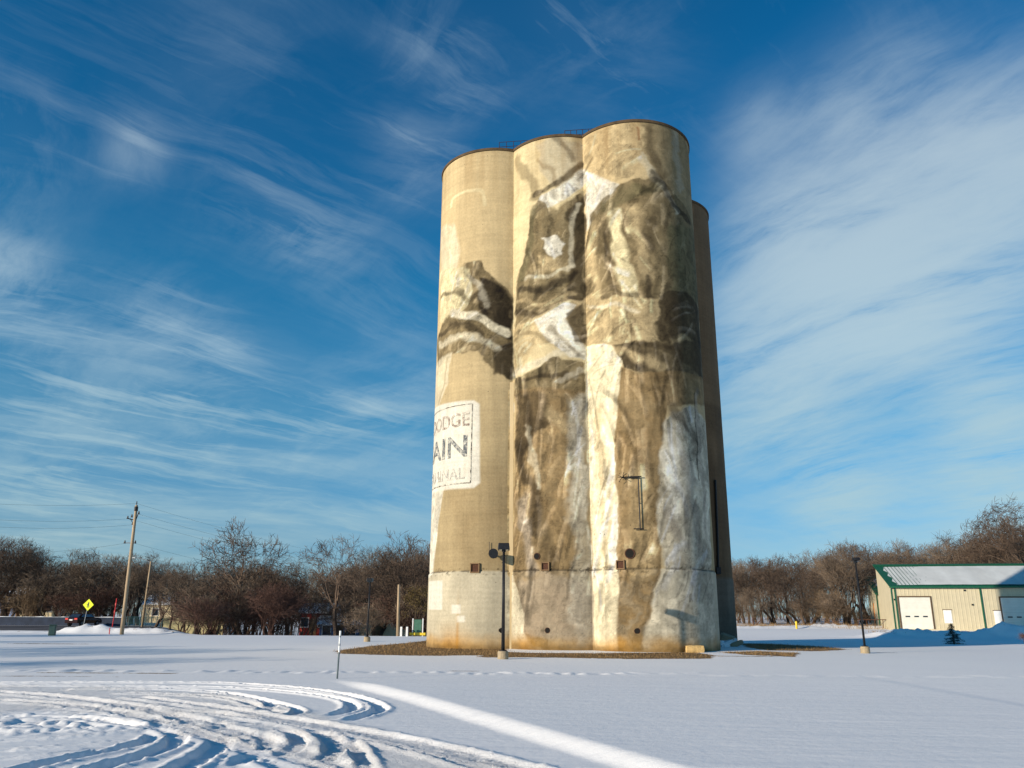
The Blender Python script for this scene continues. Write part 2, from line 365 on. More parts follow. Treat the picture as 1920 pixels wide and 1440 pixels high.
# ------------------------------------------------------------------ ground
def base_height(x, y):
    x = np.asarray(x, float); y = np.asarray(y, float)
    h = .05*(fbm(x/9, y/9, 3, 3)-.5)
    ratio = x/np.maximum(y, 1)
    # the lot ends in a drop towards the houses on the left ...
    drop = sstep(83.5, 98, y)*sstep(-.405, -.36, ratio)*(1-sstep(.08, .2, ratio))
    h = h-2.6*drop
    # ... rises to the road beyond on the far left
    left = 1-sstep(-.43, -.385, ratio)
    h = h+left*.5*sstep(88, 97, y)
    # and climbs to the shed and the wood on the right
    right = sstep(.16, .26, ratio)
    h = h+right*(.62*sstep(84, 104, y)+.5*sstep(106, 124, y))
    h = h+.9*sstep(115, 240, y)*(1-drop)+.6*(fbm(x/30, y/30, 3, 9)-.4)*sstep(115, 180, y)
    # ploughed snow banks
    def mound(cx, cy, rx, ry, hh, rot=0.0):
        c, s = math.cos(rot), math.sin(rot); u = ((x-cx)*c+(y-cy)*s)/rx; v = (-(x-cx)*s+(y-cy)*c)/ry
        return hh*np.exp(-(u*u+v*v)**1.3)
    lump = .55+.9*fbm(x*1.1, y*1.1, 4, 21)
    m = sum(mound(*a) for a in MOUNDS)
    h = h+m*lump+.40*np.minimum(m*2.5, 1)*(fbm(x*1.9, y*1.9, 4, 33, .68)-.5)
    # slight rise of the old foundation round the silos
    q = ((x-9.5)/17)**2+((y-53)/10)**2
    h = h+.10*np.exp(-q**2)
    return h
MOUNDS = []
def mound_px(px, py, Y, rx, ry, hh, rot=0.0): p = at(px, py, Y); MOUNDS.append((p[0], Y, rx, ry, hh, rot))
for a in [(150, 1180, 86, 2.4, 1.2, .50), (185, 1180, 86.5, 2.2, 1.2, .36), (262, 1180, 86.5, 3.6, 1.5, .42), (310, 1184, 86, 4, 1.2, .22), (60, 1184, 87, 5, .8, .2),
          (1680, 1190, 88, 3.6, 2.2, .46), (1740, 1190, 87, 4.5, 2.2, .40), (1800, 1190, 86, 5, 2.2, .34), (1885, 1188, 84, 3.2, 2.2, .85), (1930, 1188, 83, 3.4, 2.0, .6),
          (1450, 1180, 108, 8, 1.2, .35), (1560, 1176, 112, 9, 1.4, .4)]: mound_px(*a)

def gp(lst): return [tuple(G(px, py)[:2]) for px, py in lst]
TRACKS = [  # tyre tracks in the foreground snow: points, half width, depth, berm
    ([(-60, 1281), (200, 1280), (400, 1281), (540, 1289), (630, 1299), (690, 1313), (713, 1328), (690, 1341), (640, 1352)], .17, .10, .09),
    ([(-60, 1286), (230, 1287), (430, 1290), (560, 1299), (640, 1311), (662, 1326), (640, 1337), (600, 1342)], .16, .10, .09),
    ([(100, 1293), (300, 1292), (420, 1299), (490, 1312), (507, 1325), (480, 1335)], .16, .09, .08),
    ([(200, 1300), (360, 1304), (440, 1312), (480, 1324), (540, 1340)], .15, .08, .07),
    ([(380, 1300), (470, 1308), (545, 1325), (560, 1335), (530, 1343)], .14, .09, .07),
    ([(-40, 1296), (90, 1305), (250, 1326), (400, 1362), (520, 1398), (640, 1440), (720, 1475)], .30, .07, .07),
    ([(-40, 1312), (120, 1322), (260, 1345), (400, 1385), (520, 1430), (600, 1470)], .26, .06, .06),
    ([(240, 1306), (400, 1326), (560, 1352), (700, 1376), (860, 1410), (1010, 1448), (1080, 1470)], .24, .06, .09),
    ([(60, 1330), (230, 1328), (360, 1335), (500, 1350), (620, 1372), (760, 1400), (880, 1432), (960, 1460)], .20, .05, .06),
    ([(255, 1363), (300, 1368), (332, 1380), (322, 1398), (280, 1416), (190, 1442), (120, 1470)], .18, .12, .10),
    ([(300, 1376), (270, 1394), (200, 1410), (60, 1440), (0, 1460)], .15, .10, .08),
    ([(400, 1378), (412, 1392), (398, 1410), (352, 1436), (300, 1470)], .20, .13, .10),
    ([(510, 1366), (550, 1376), (560, 1392), (540, 1408), (480, 1425)], .16, .12, .10),
    ([(560, 1366), (605, 1376), (628, 1396), (620, 1414), (585, 1430)], .19, .14, .11),
    ([(470, 1372), (500, 1384), (500, 1400), (470, 1412)], .15, .11, .09),
    ([(-40, 1392), (100, 1384), (260, 1372), (330, 1362)], .12, .07, .06),
    ([(-40, 1410), (100, 1402), (280, 1388)], .12, .07, .06),
    ([(-40, 1426), (100, 1416), (240, 1400)], .12, .07, .07),
    ([(645, 1380), (668, 1405), (690, 1440), (710, 1470)], .14, .09, .10),
    ([(-40, 1348), (60, 1346), (160, 1350), (260, 1362), (370, 1356), (470, 1350)], .22, .07, .08),
    ([(440, 1440), (470, 1420), (520, 1415), (600, 1436), (640, 1470)], .16, .10, .10),
]
def fine_height(x, y):
    """tyre ruts, churned snow and the drift edge in the foreground"""
    h = np.zeros_like(x)
    wx = x+.05*(fbm(x*3, y*3, 2, 41)-.5); wy = y+.05*(fbm(x*3, y*3, 2, 47)-.5)
    carve = np.zeros_like(x); berm = np.zeros_like(x)
    for i, (pts, w, dep, be) in enumerate(TRACKS):
        g = [p for p in catmull(gp(pts), 6)]
        xs = [p[0] for p in g]; ys = [p[1] for p in g]
        m = (x > min(xs)-1) & (x < max(xs)+1) & (y > min(ys)-1) & (y < max(ys)+1)
        if not m.any(): continue
        d, run, side, L = seg_dist(wx[m], wy[m], g)
        fade = sstep(0, .7, run)*sstep(0, .7, L-run)
        amp = (.8+.35*vnoise(run*.7, run*0+i, 50+i))*fade
        dep *= .58; be *= .50
        c = dep*amp*(1-sstep(w*.78, w*1.02, d))
        tread = .012*amp*(1-sstep(w*.5, w*.8, d))*np.sin(run*2*math.pi/.14+3*np.sin(d*20))
        b = be*amp*np.exp(-((d-w*1.25)/(w*.42))**2)*(.85+.3*fbm(run*4+i*7, side*4, 3, 60+i))*(1+.35*side)
        cc = carve[m]; carve[m] = np.maximum(cc, c); bb = berm[m]; berm[m] = np.maximum(bb, b); h[m] += tread
    carve = np.minimum(carve, .058); berm = np.minimum(berm, .036)
    h += berm*(1-np.clip(carve/.06, 0, 1)*.8)-carve
    near = np.clip((berm+carve)/.03, 0, 1)
    h += near*.045*np.clip(fbm(x*8.5, y*8.5, 3, 88, .7)-.55, 0, 1)*2.2
    # churned patches
    for (px, py, rx, ry, a) in [(100, 1350, 2.6, 1.2, .12), (220, 1325, 1.6, .5, .07), (430, 1364, 1.3, .9, .06), (440, 1425, 1.0, .8, .03), (40, 1365, 1.6, .8, .13)]:
        c = G(px, py); q = np.exp(-((x-c[0])/rx)**2-((y-c[1])/ry)**2)
        n = np.maximum(fbm(x*3.4+3, y*3.4, 4, 71, .62)-.50, 0)*4
        h += np.minimum(a*q*n*.7, .04)+.03*q*(fbm(x*9, y*9, 3, 77)-.5)
    # broad tread texture where wheels went back and forth
    zone = np.exp(-((x+7)/7)**2-((y-18)/5.5)**2)
    h += .006*zone*(fbm(x*11, y*11, 3, 81, .7)-.5)
    ro = rough_zone(x, y)
    h += ro*(.034*(fbm(x*7.5, y*7.5, 3, 82, .8)-.5)+.02*(fbm(x*1.7, y*1.7, 3, 84)-.5))
    # drift edge: the snow steps up to the right of this line, and its face looks at the sun
    g = gp([(600, 1272), (640, 1279), (760, 1310), (880, 1346), (1010, 1386), (1210, 1446), (1420, 1510)])
    d, run, side, L = seg_dist(x+.10*(fbm(x/1.5, y/1.5, 2, 90)-.5), y, g)
    s = np.where(np.abs(side) < .5, 1, side)*d
    s = s if True else s
    fade = sstep(.3, 5, run)
    rise = .14*sstep(-.26, .28, DRIFT_SIGN*s)*np.exp(-np.maximum(DRIFT_SIGN*s, 0)/9.0)
    return np.minimum(h, .055)+rise*fade*(y < 30)
DRIFT_SIGN = -1
ROUGH = [[(-80, 1286), (240, 1290), (430, 1303), (560, 1330), (640, 1350), (700, 1368), (860, 1404), (1020, 1440), (1100, 1470), (900, 1475), (700, 1455), (560, 1425), (400, 1385), (230, 1345), (60, 1335), (-80, 1345)],
         [(560, 1380), (640, 1378), (670, 1410), (680, 1450), (600, 1470), (560, 1430)]]
def rough_zone(x, y):
    o = np.zeros(np.shape(x))
    for p in ROUGH: o = np.maximum(o, sstep(.25, -.25, poly_sd(x, y, gp(p))+.6*(fbm(x*1.3, y*1.3, 3, 86)-.5)))
    return o*(.55+.6*fbm(x*.8, y*.8, 2, 87))
def foot_marks(x, y, h):
    """a line of footprints across the lot and shallow wind ripples"""
    px = -20
    while px < 1960:
        px += random.choice([14, 18, 22, 26, 34, 46])
        py = 1262+(px-960)*.004+random.uniform(-1.5, 1.5)+(4 if px > 1300 else 0); big = random.uniform(.5, 1.2)
        c = G(px, py); m = (np.abs(x-c[0]) < .8) & (np.abs(y-c[1]) < 1.0)
        h[m] += .055*big*np.exp(-((x[m]-c[0])/.20)**2-((y[m]-c[1])/.30)**2)-.035*big*np.exp(-((x[m]-c[0]+.30)/.16)**2-((y[m]-c[1])/.3)**2)
    return h
def ground_z(x, y): return float(base_height(np.array([x]), np.array([y]))[0])

def lines(segs):
    out = [segs[0][0]]
    for a, b, st in segs:
        n = max(1, int(round((b-a)/st))); out += list(np.linspace(a, b, n+1)[1:])
    return np.array(out)
def grow(a, b, st, k=1.18):
    o = []; v = a; s = st; sg = 1 if b > a else -1
    while (b-v)*sg > 0: v += sg*s; s *= k; o.append(v)
    return o
xl = np.array(sorted(grow(-70, -2500, 1.5))+list(lines([(-70, -50, .8), (-50, -17, .28), (-17, 4.5, .045), (4.5, 30, .30), (30, 66, .35), (66, 75, .8)]))+grow(75, 2500, 1.5))
yl = np.array(sorted(grow(3, -600, .6, 1.25))+list(lines([(3, 11, .3), (11, 26.5, .05), (26.5, 44, .22), (44, 58, .22), (58, 80, .8), (80, 96, .4), (96, 128, .9)]))+grow(128, 4500, 1.5))
X, Y = np.meshgrid(xl, yl); sh = X.shape; X = X.ravel(); Y = Y.ravel()
Z = base_height(X, Y)
fm = (X > -17.5) & (X < 12) & (Y > 10.5) & (Y < 30)
Zf = fine_height(X[fm], Y[fm]); Z[fm] += Zf*sstep(30, 27, Y[fm])
Z = foot_marks(X, Y, Z)
idx = np.arange(len(X)).reshape(sh)
F = np.stack([idx[:-1, :-1], idx[:-1, 1:], idx[1:, 1:], idx[1:, :-1]], -1).reshape(-1, 4)
me = fast_mesh('snowy_ground', np.stack([X, Y, Z], 1), F, M['snow'], True)
# bare earth round the silos, asphalt on the road
BARE = [gp([(628, 1221), (700, 1212), (760, 1206), (800, 1201), (900, 1200), (960, 1214), (940, 1229), (800, 1230), (700, 1228), (640, 1226)]),
        gp([(900, 1222), (1000, 1226), (1120, 1227), (1300, 1226), (1345, 1231), (1330, 1236), (1180, 1236), (1000, 1233), (900, 1233)]),
        gp([(1390, 1207), (1450, 1208), (1530, 1214), (1592, 1221), (1540, 1224), (1440, 1223), (1400, 1217)]),
        gp([(1350, 1226), (1420, 1224), (1500, 1227), (1490, 1233), (1400, 1230)])]
bare = np.zeros(len(X))
bm_ = (X > -16) & (X < 30) & (Y > 38) & (Y < 80)
for i, p in enumerate(BARE):
    sdv = poly_sd(X[bm_], Y[bm_], p); bare[bm_] = np.maximum(bare[bm_], np.clip(.5-sdv/(.9 if i in (0, 2) else .7), 0, 1.15 if i in (0, 2) else .8))
for (px, py, rx, ry) in [(40, 1268, 3.2, .16), (190, 1262, 3.6, .15), (90, 1207, 3, .5), (1400, 1232, 1.6, .3), (1662, 1226, .8, .2), (870, 1258, .7, .12)]:  # small earth-toned patches; the last one paints the shade of snow dents
    c = G(px, py); bare = np.maximum(bare, .75*np.exp(-((X-c[0])/rx)**4-((Y-c[1])/ry)**4))
mm = np.zeros(len(X))
for cx_, cy_, rx_, ry_, hh_, rot_ in MOUNDS: mm = np.maximum(mm, np.exp(-(((X-cx_)/rx_)**2+((Y-cy_)/ry_)**2)**1.2))
bare = np.maximum(bare, mm*np.clip(.9*fbm(X*1.3, Y*1.3, 4, 93)-.12, 0, .36))
# scrub and litter strip at the foot of the right wood
rr = X/np.maximum(Y, 1)
bare = np.maximum(bare, .42*sstep(.2, .27, rr)*sstep(108, 118, Y)*(1-sstep(300, 500, Y)))
bare = np.maximum(bare, .34*sstep(-.36, -.3, rr)*(1-sstep(.1, .2, rr))*sstep(87, 92, Y)*(1-sstep(300, 500, Y)))
churn = np.zeros(len(X)); churn[fm] = rough_zone(X[fm], Y[fm])
road = (1-sstep(-.40, -.36, rr))*sstep(90.5, 92, Y)*(1-sstep(104, 106, Y))
for k_, v_ in (('bare', bare), ('road', road), ('churn', churn)):
    a_ = me.attributes.new(k_, 'FLOAT', 'POINT'); a_.data.foreach_set('value', v_.astype(np.float32))
tag(link('ground', me), kind='structure')

# dry grass over the bare ground
def blades(name, spots, h0, h1, w, material):
    n = len(spots); P = np.array(spots); a = RNG.random(n)*2*np.pi; hh = h0+(h1-h0)*RNG.random(n); ln = .5*hh*RNG.random(n); b = RNG.random(n)*2*np.pi
    dx = np.cos(a)*w/2; dy = np.sin(a)*w/2; z = np.zeros(n)
    v = np.stack([P+np.stack([dx, dy, z-.02], 1), P-np.stack([dx, dy, z+.02], 1), P+np.stack([ln*np.cos(b), ln*np.sin(b), hh], 1)], 1).reshape(-1, 3)
    return fast_mesh(name, v, np.arange(3*n).reshape(-1, 3), material)
spots = []
for i, p in enumerate(BARE):
    xs = [q[0] for q in p]; ys = [q[1] for q in p]
    n = [13000, 3500, 5000, 2500][i]
    x = RNG.uniform(min(xs)-.4, max(xs)+.4, n); y = RNG.uniform(min(ys)-.3, max(ys)+.3, n)
    s = poly_sd(x, y, p)+1.2*(fbm(x*1.2, y*1.2, 4, 5)-.5)
    k = s < .1; x = x[k]; y = y[k]
    spots.append(np.stack([x, y, base_height(x, y)], 1))
tag(link('dry_grass', blades('dry_grass', np.concatenate(spots), .03, .13, .02, M['dry_grass'])), 'brown dead grass poking from bare earth around the concrete silos', 'grass', kind='stuff')

# ------------------------------------------------------------------ the silos
SR, SP, SH = 4.1468, 4.9973, 33.5
C3 = np.array([8.214, 50.5175]); TH = .3554
DL = np.array([-math.cos(TH), math.sin(TH)]); NF = np.array([-math.sin(TH), -math.cos(TH)]); RT = -DL
CF = [C3+2*SP*DL, C3+SP*DL, C3]; BK = -NF*10.75; CB = [CF[2]+BK]
AH = math.asin(SP/2/SR); ZL = 4.55
U0 = [-SR*AH, SR*AH, 3*SR*AH]               # offset so that U = SR*phi+U0
def wall_uv(px, py):
    d = ray(px, py); best = None
    for k, c in enumerate(CF):
        a = d[0]**2+d[1]**2; b = -2*(d[0]*c[0]+d[1]*c[1]); q = c[0]**2+c[1]**2-SR**2; D_ = b*b-4*a*q
        if D_ < 0:
            continue
        t = (-b-math.sqrt(D_))/2/a
        if best is None or t < best[0]: best = (t, k)
    if best is None:                        # just off the limb: clamp to the nearest limb
        k = 0 if px < 1050 else 2; c = CF[k]; D = math.hypot(*c); az = math.atan2(c[0], c[1])+(-1 if k == 0 else 1)*math.asin(SR/D)
        L = math.sqrt(D*D-SR*SR); p = np.array([L*math.sin(az), L*math.cos(az)]); t = L/math.hypot(d[0], d[1]); z = EYE+d[2]*t
    else:
        t, k = best; c = CF[k]; p = d[:2]*t; z = EYE+d[2]*t
    r = p-c; phi = math.atan2(r@RT, r@NF)
    return (SR*phi+U0[k], z)
def wall_pt(U, z, out=0.0):
    k = 0 if U < 0 else (1 if U < 2*SR*AH else 2)
    phi = (U-U0[k])/SR; n = NF*math.cos(phi)+RT*math.sin(phi); p = CF[k]+n*(SR+out); return np.array([p[0], p[1], z]), np.array([n[0], n[1], 0.0])
def wall_px(px, py, out=0.0): return wall_pt(*wall_uv(px, py), out)

random.seed(11)
TAN = (202, 179, 136); PALE = (232, 220, 190); WHITE = (238, 231, 212); DARK = (70, 59, 42); DEEP = (40, 33, 25); MID = (126, 110, 80); OLIVE = (104, 98, 70)
GREY = (190, 180, 158); LAV = (160, 149, 134); BROWN = (138, 115, 80); CREAM = (240, 224, 178)
# painted tone fields: ('p', polygon, colour, soft edge in m, opacity, warp) / ('s', stroke, width, colour, soft, opacity, warp)
PAINT = [
 # --- left bin
 ('p', [(828, 430), (852, 420), (862, 470), (858, 500), (828, 520)], PALE, .35, .6, .2),
 ('s', [(846, 388), (850, 372), (880, 358), (906, 360), (908, 385)], .22, CREAM, .15, .6, .15),
 ('p', [(862, 505), (905, 492), (930, 525), (958, 552), (962, 712), (935, 706), (905, 668), (850, 655), (822, 690), (820, 640), (832, 600), (850, 575)], MID, .25, .92, .5),
 ('p', [(905, 525), (932, 532), (958, 560), (960, 640), (925, 620), (900, 585)], DEEP, .3, .85, .4),
 ('p', [(925, 655), (960, 640), (962, 712), (932, 702)], DEEP, .25, .8, .4),
 ('p', [(826, 515), (852, 500), (884, 508), (884, 560), (862, 590), (826, 600)], CREAM, .2, .8, .4),
 ('s', [(826, 560), (850, 545), (880, 560), (915, 548)], .28, DARK, .22, .7, .4),
 ('s', [(850, 590), (880, 592), (915, 606), (948, 622)], .55, PALE, .25, .9, .3),
 ('s', [(824, 625), (860, 612), (900, 630)], .35, DARK, .25, .8, .5),
 ('s', [(826, 645), (868, 632), (900, 640), (930, 655)], .4, PALE, .3, .6, .4),
 ('s', [(880, 520), (905, 545), (915, 575)], .3, GREY, .25, .6, .4),
 ('p', [(818, 690), (846, 660), (838, 720), (826, 756), (816, 770)], PALE, .25, .6, .2),
 ('s', [(838, 670), (832, 720), (822, 760)], .16, MID, .15, .4, .2),
 ('p', [(806, 920), (832, 918), (822, 980), (812, 1078), (800, 1085)], WHITE, .15, .8, .1),
 ('s', [(880, 930), (960, 925)], 3.0, BROWN, 1.6, .30, .4),
 ('s', [(900, 1010), (950, 1000)], 3.0, BROWN, 1.6, .30, .4),
 # --- middle bin
 ('p', [(963, 290), (1000, 262), (1050, 256), (1092, 262), (1096, 700), (960, 712)], CREAM, .3, .45, .3),
 ('p', [(1010, 272), (1040, 262), (1090, 270), (1094, 330), (1060, 350), (1020, 330)], GREY, .4, .55, .5),
 ('s', [(975, 300), (990, 330), (998, 372)], .7, MID, .45, .65, .6),
 ('s', [(1040, 265), (1062, 280), (1076, 300)], .35, DARK, .3, .55, .6),
 ('s', [(1010, 300), (1040, 325), (1050, 350)], .22, BROWN, .2, .5, .4),
 ('s', [(1000, 368), (1040, 345), (1092, 308)], .32, DARK, .2, .8, .3),
 ('s', [(1018, 378), (1050, 362), (1094, 330)], .95, WHITE, .18, .85, .25),
 ('p', [(1004, 378), (1040, 388), (1092, 360), (1098, 560), (1080, 600), (1000, 608), (964, 640), (966, 560), (982, 470), (992, 410)], MID, .25, .95, .4),
 ('p', [(1060, 395), (1096, 372), (1100, 640), (1078, 620), (1070, 520), (1078, 470)], DARK, .3, .85, .5),
 ('s', [(1000, 395), (992, 450), (978, 520)], .5, OLIVE, .35, .6, .5),
 ('s', [(1085, 385), (1068, 430), (1076, 500)], .25, PALE, .2, .6, .3),
 ('p', [(1016, 450), (1040, 442), (1056, 455), (1052, 476), (1036, 484), (1018, 470)], WHITE, .2, .85, .6),
 ('p', [(1010, 480), (1040, 485), (1050, 505), (1020, 512)], TAN, .3, .7, .5),
 ('s', [(975, 545), (1020, 540), (1080, 515)], .35, DEEP, .28, .75, .4),
 ('s', [(985, 522), (1030, 520), (1078, 498)], .22, PALE, .2, .45, .4),
 ('s', [(970, 568), (1020, 566), (1082, 548)], .30, TAN, .25, .55, .4),
 ('s', [(966, 592), (1010, 590), (1086, 566)], .4, DARK, .25, .7, .4),
 ('p', [(962, 618), (1000, 600), (1060, 566), (1096, 566), (1098, 668), (1060, 660), (1010, 640), (964, 705)], TAN, .25, .8, .3),
 ('p', [(1006, 600), (1060, 568), (1082, 575), (1064, 600), (1098, 650), (1096, 672), (1064, 668), (1030, 640)], WHITE, .18, .85, .3),
 ('s', [(1030, 618), (1060, 640), (1080, 664)], .25, MID, .2, .55, .4),
 ('p', [(1064, 590), (1098, 570), (1100, 640), (1080, 640)], DARK, .2, .85, .3),
 ('s', [(964, 640), (1000, 622), (1030, 640)], .25, MID, .2, .6, .3),
 ('s', [(964, 700), (1010, 678), (1052, 662)], .45, PALE, .3, .7, .3),
 ('p', [(962, 712), (1000, 690), (1040, 672), (1098, 680), (1100, 735), (1000, 742), (968, 738)], MID, .2, .9, .5),
 ('s', [(975, 712), (1010, 704), (1060, 698)], .3, DARK, .2, .7, .7),
 ('s', [(1050, 712), (1098, 700)], .4, GREY, .3, .6, .8),
 ('p', [(966, 735), (1096, 735), (1110, 1075), (1112, 1218), (1000, 1218), (972, 1130), (962, 1070), (966, 880)], BROWN, .3, .85, .3),
 ('p', [(968, 742), (1020, 745), (1030, 790), (1000, 800), (985, 860), (968, 850)], DARK, .4, .7, .6),
 ('s', [(975, 830), (985, 890), (1005, 930), (1000, 1000)], .7, DARK, .4, .75, .5),
 ('s', [(988, 800), (1000, 860), (1010, 915)], .25, PALE, .2, .4, .4),
 ('s', [(1010, 960), (1020, 1010), (1030, 1075)], .6, DARK, .5, .55, .6),
 ('s', [(1030, 780), (1060, 800), (1090, 790)], .5, TAN, .4, .6, .5),
 ('p', [(1062, 745), (1098, 740), (1106, 1070), (1110, 1218), (1070, 1218), (1080, 1080), (1070, 960), (1066, 850)], GREY, .5, .85, .6),
 ('s', [(1078, 760), (1088, 860), (1096, 960)], .5, (214, 204, 182), .4, .6, .6),
 ('s', [(1085, 1010), (1092, 1060)], .4, MID, .4, .5, .7),
 ('s', [(980, 940), (985, 1020), (1000, 1070)], .7, LAV, .5, .6, .6),
 ('p', [(972, 1090), (1110, 1088), (1112, 1190), (1000, 1190), (978, 1140)], LAV, .5, .45, .8),
 ('s', [(960, 735), (958, 1000), (957, 1075)], .42, (226, 196, 140), .06, .95, .05),
 ('p', [(946, 1090), (966, 1090), (984, 1150), (986, 1215), (950, 1218)], PALE, .12, .8, .2),
 # --- right bin
 ('p', [(1094, 270), (1140, 232), (1200, 224), (1206, 300), (1190, 330), (1150, 345), (1098, 330)], TAN, .3, .8, .3),
 ('p', [(1096, 322), (1125, 335), (1160, 350), (1130, 385), (1100, 430)], WHITE, .2, .9, .2),
 ('p', [(1204, 226), (1270, 240), (1292, 285), (1302, 420), (1296, 450), (1250, 400), (1226, 340), (1206, 300)], MID, .35, .7, .6),
 ('s', [(1215, 240), (1225, 290), (1240, 330)], .45, DARK, .4, .6, .6),
 ('s', [(1262, 245), (1272, 300), (1278, 350)], .5, GREY, .4, .5, .8),
 ('s', [(1196, 240), (1198, 262)], .12, (130, 70, 40), .1, .6, .2),
 ('p', [(1108, 400), (1130, 372), (1180, 340), (1225, 330), (1255, 350), (1300, 430), (1312, 560), (1316, 712), (1160, 640), (1100, 640), (1096, 480)], MID, .2, .95, .3),
 ('s', [(1205, 300), (1235, 345), (1270, 395)], .5, PALE, .25, .55, .5),
 ('s', [(1225, 330), (1256, 375), (1290, 415)], .55, DEEP, .35, .75, .7),
 ('s', [(1130, 390), (1180, 360), (1230, 350)], .7, OLIVE, .5, .6, .4),
 ('s', [(1112, 420), (1108, 490), (1120, 545)], .5, TAN, .4, .7, .4),
 ('s', [(1150, 400), (1160, 470), (1180, 530), (1190, 560)], .75, CREAM, .45, .75, .4),
 ('s', [(1185, 390), (1200, 450), (1215, 520)], .7, TAN, .5, .6, .5),
 ('s', [(1228, 400), (1215, 460)], .7, DARK, .5, .55, .5),
 ('s', [(1136, 420), (1140, 500), (1150, 540)], .45, DARK, .4, .55, .5),
 ('p', [(1255, 420), (1304, 440), (1314, 560), (1290, 600), (1262, 560), (1250, 480)], OLIVE, .4, .7, .5),
 ('s', [(1215, 520), (1220, 560)], .3, DEEP, .25, .7, .4),
 ('p', [(1098, 552), (1150, 545), (1200, 560), (1240, 560), (1245, 600), (1236, 642), (1170, 640), (1100, 640)], TAN, .25, .75, .4),
 ('s', [(1110, 575), (1150, 570), (1190, 580)], .25, PALE, .25, .6, .5),
 ('s', [(1130, 552), (1160, 548), (1200, 556)], .3, DARK, .22, .7, .4),
 ('s', [(1150, 600), (1150, 630)], .2, MID, .2, .5, .5),
 ('s', [(1190, 600), (1195, 632)], .2, MID, .2, .5, .5),
 ('p', [(1240, 552), (1290, 548), (1312, 590), (1314, 650), (1270, 628), (1240, 642), (1232, 600)], DARK, .25, .9, .5),
 ('p', [(1150, 645), (1250, 645), (1314, 640), (1320, 712), (1250, 712), (1170, 690)], DARK, .2, .9, .3),
 ('s', [(1160, 655), (1200, 668), (1240, 690)], .5, TAN, .35, .55, .5),
 ('p', [(1098, 645), (1146, 645), (1166, 680), (1160, 740), (1150, 850), (1158, 960), (1160, 1218), (1116, 1218), (1110, 1000), (1100, 800)], (240, 226, 190), .12, .92, .2),
 ('s', [(1122, 770), (1126, 850), (1136, 950), (1140, 1060)], .45, TAN, .35, .6, .5),
 ('p', [(1164, 690), (1200, 700), (1320, 712), (1322, 760), (1250, 760), (1240, 860), (1240, 1000), (1236, 1075), (1218, 1160), (1206, 1218), (1160, 1218), (1160, 960), (1152, 850), (1160, 740)], BROWN, .2, .92, .2),
 ('s', [(1200, 900), (1205, 1000), (1200, 1070)], 1.2, TAN, .8, .35, .5),
 ('p', [(1244, 800), (1262, 770), (1300, 760), (1326, 800), (1334, 1075), (1342, 1218), (1206, 1218), (1222, 1140), (1244, 1070), (1236, 980), (1238, 880)], (214, 204, 180), .3, .92, .35),
 ('s', [(1262, 762), (1290, 790), (1304, 840)], .6, DARK, .5, .65, .5),
 ('s', [(1256, 850), (1262, 900), (1268, 960)], .8, WHITE, .5, .8, .4),
 ('s', [(1290, 860), (1300, 960), (1306, 1060)], .6, LAV, .5, .6, .6),
 ('s', [(1258, 958), (1268, 1000), (1284, 1020)], .5, LAV, .35, .6, .4),
 ('s', [(1306, 735), (1314, 860), (1326, 1000)], .35, LAV, .3, .6, .5),
 ('s', [(1302, 735), (1310, 900)], .08, DEEP, .05, .8, .2),
]
def s2l(c): c = np.array(c)/255; return np.where(c <= .04045, c/12.92, ((c+.055)/1.055)**2.4)
def inv(px, py): return wall_uv(px, py)
STROKES = []
_rs = np.random.default_rng(77)
for i_ in range(900):
    u0, z0 = _rs.uniform(-5, 12.5), _rs.uniform(1.5, 32)
    upper = z0 > 15.5
    ang = (math.radians(62) if upper else math.radians(86))+(float(fbm(np.array([u0/3.0]), np.array([z0/4.0]), 3, 131)[0])-.5)*(4.2 if upper else 1.4)
    L = _rs.uniform(.6, 2.6)*(1 if upper else 1.5); curv = _rs.normal()*.45; pts = [(u0, z0)]; a_ = ang
    for j_ in range(4): pts.append((pts[-1][0]+math.cos(a_)*L/4, pts[-1][1]+math.sin(a_)*L/4)); a_ += curv/4
    STROKES.append((pts, _rs.uniform(.03, .16), _rs.random() < .55, _rs.uniform(.18, .55)))
def brush_strokes(U, z, col, acc):
    for pts, w, dark, op in STROKES:
        us = [p[0] for p in pts]; zs = [p[1] for p in pts]
        m = (U > min(us)-.5) & (U < max(us)+.5) & (z > min(zs)-.5) & (z < max(zs)+.5) & (acc > .3)
        if not m.any(): continue
        d, run, side, L = seg_dist(U[m], z[m], pts)
        prof = np.where(side > 0, 1-sstep(w*.4, w*2.6, d), 1-sstep(w*.5, w*.9, d))       # crisp on one side, feathered on the other
        a = (prof*op*acc[m]*sstep(0, .25, run)*sstep(0, .25, L-run))[:, None]
        c = col[m]; col[m] = c*(1-a)+a*(c*.30 if dark else np.minimum(c*2.1+.06, .85))
    return col
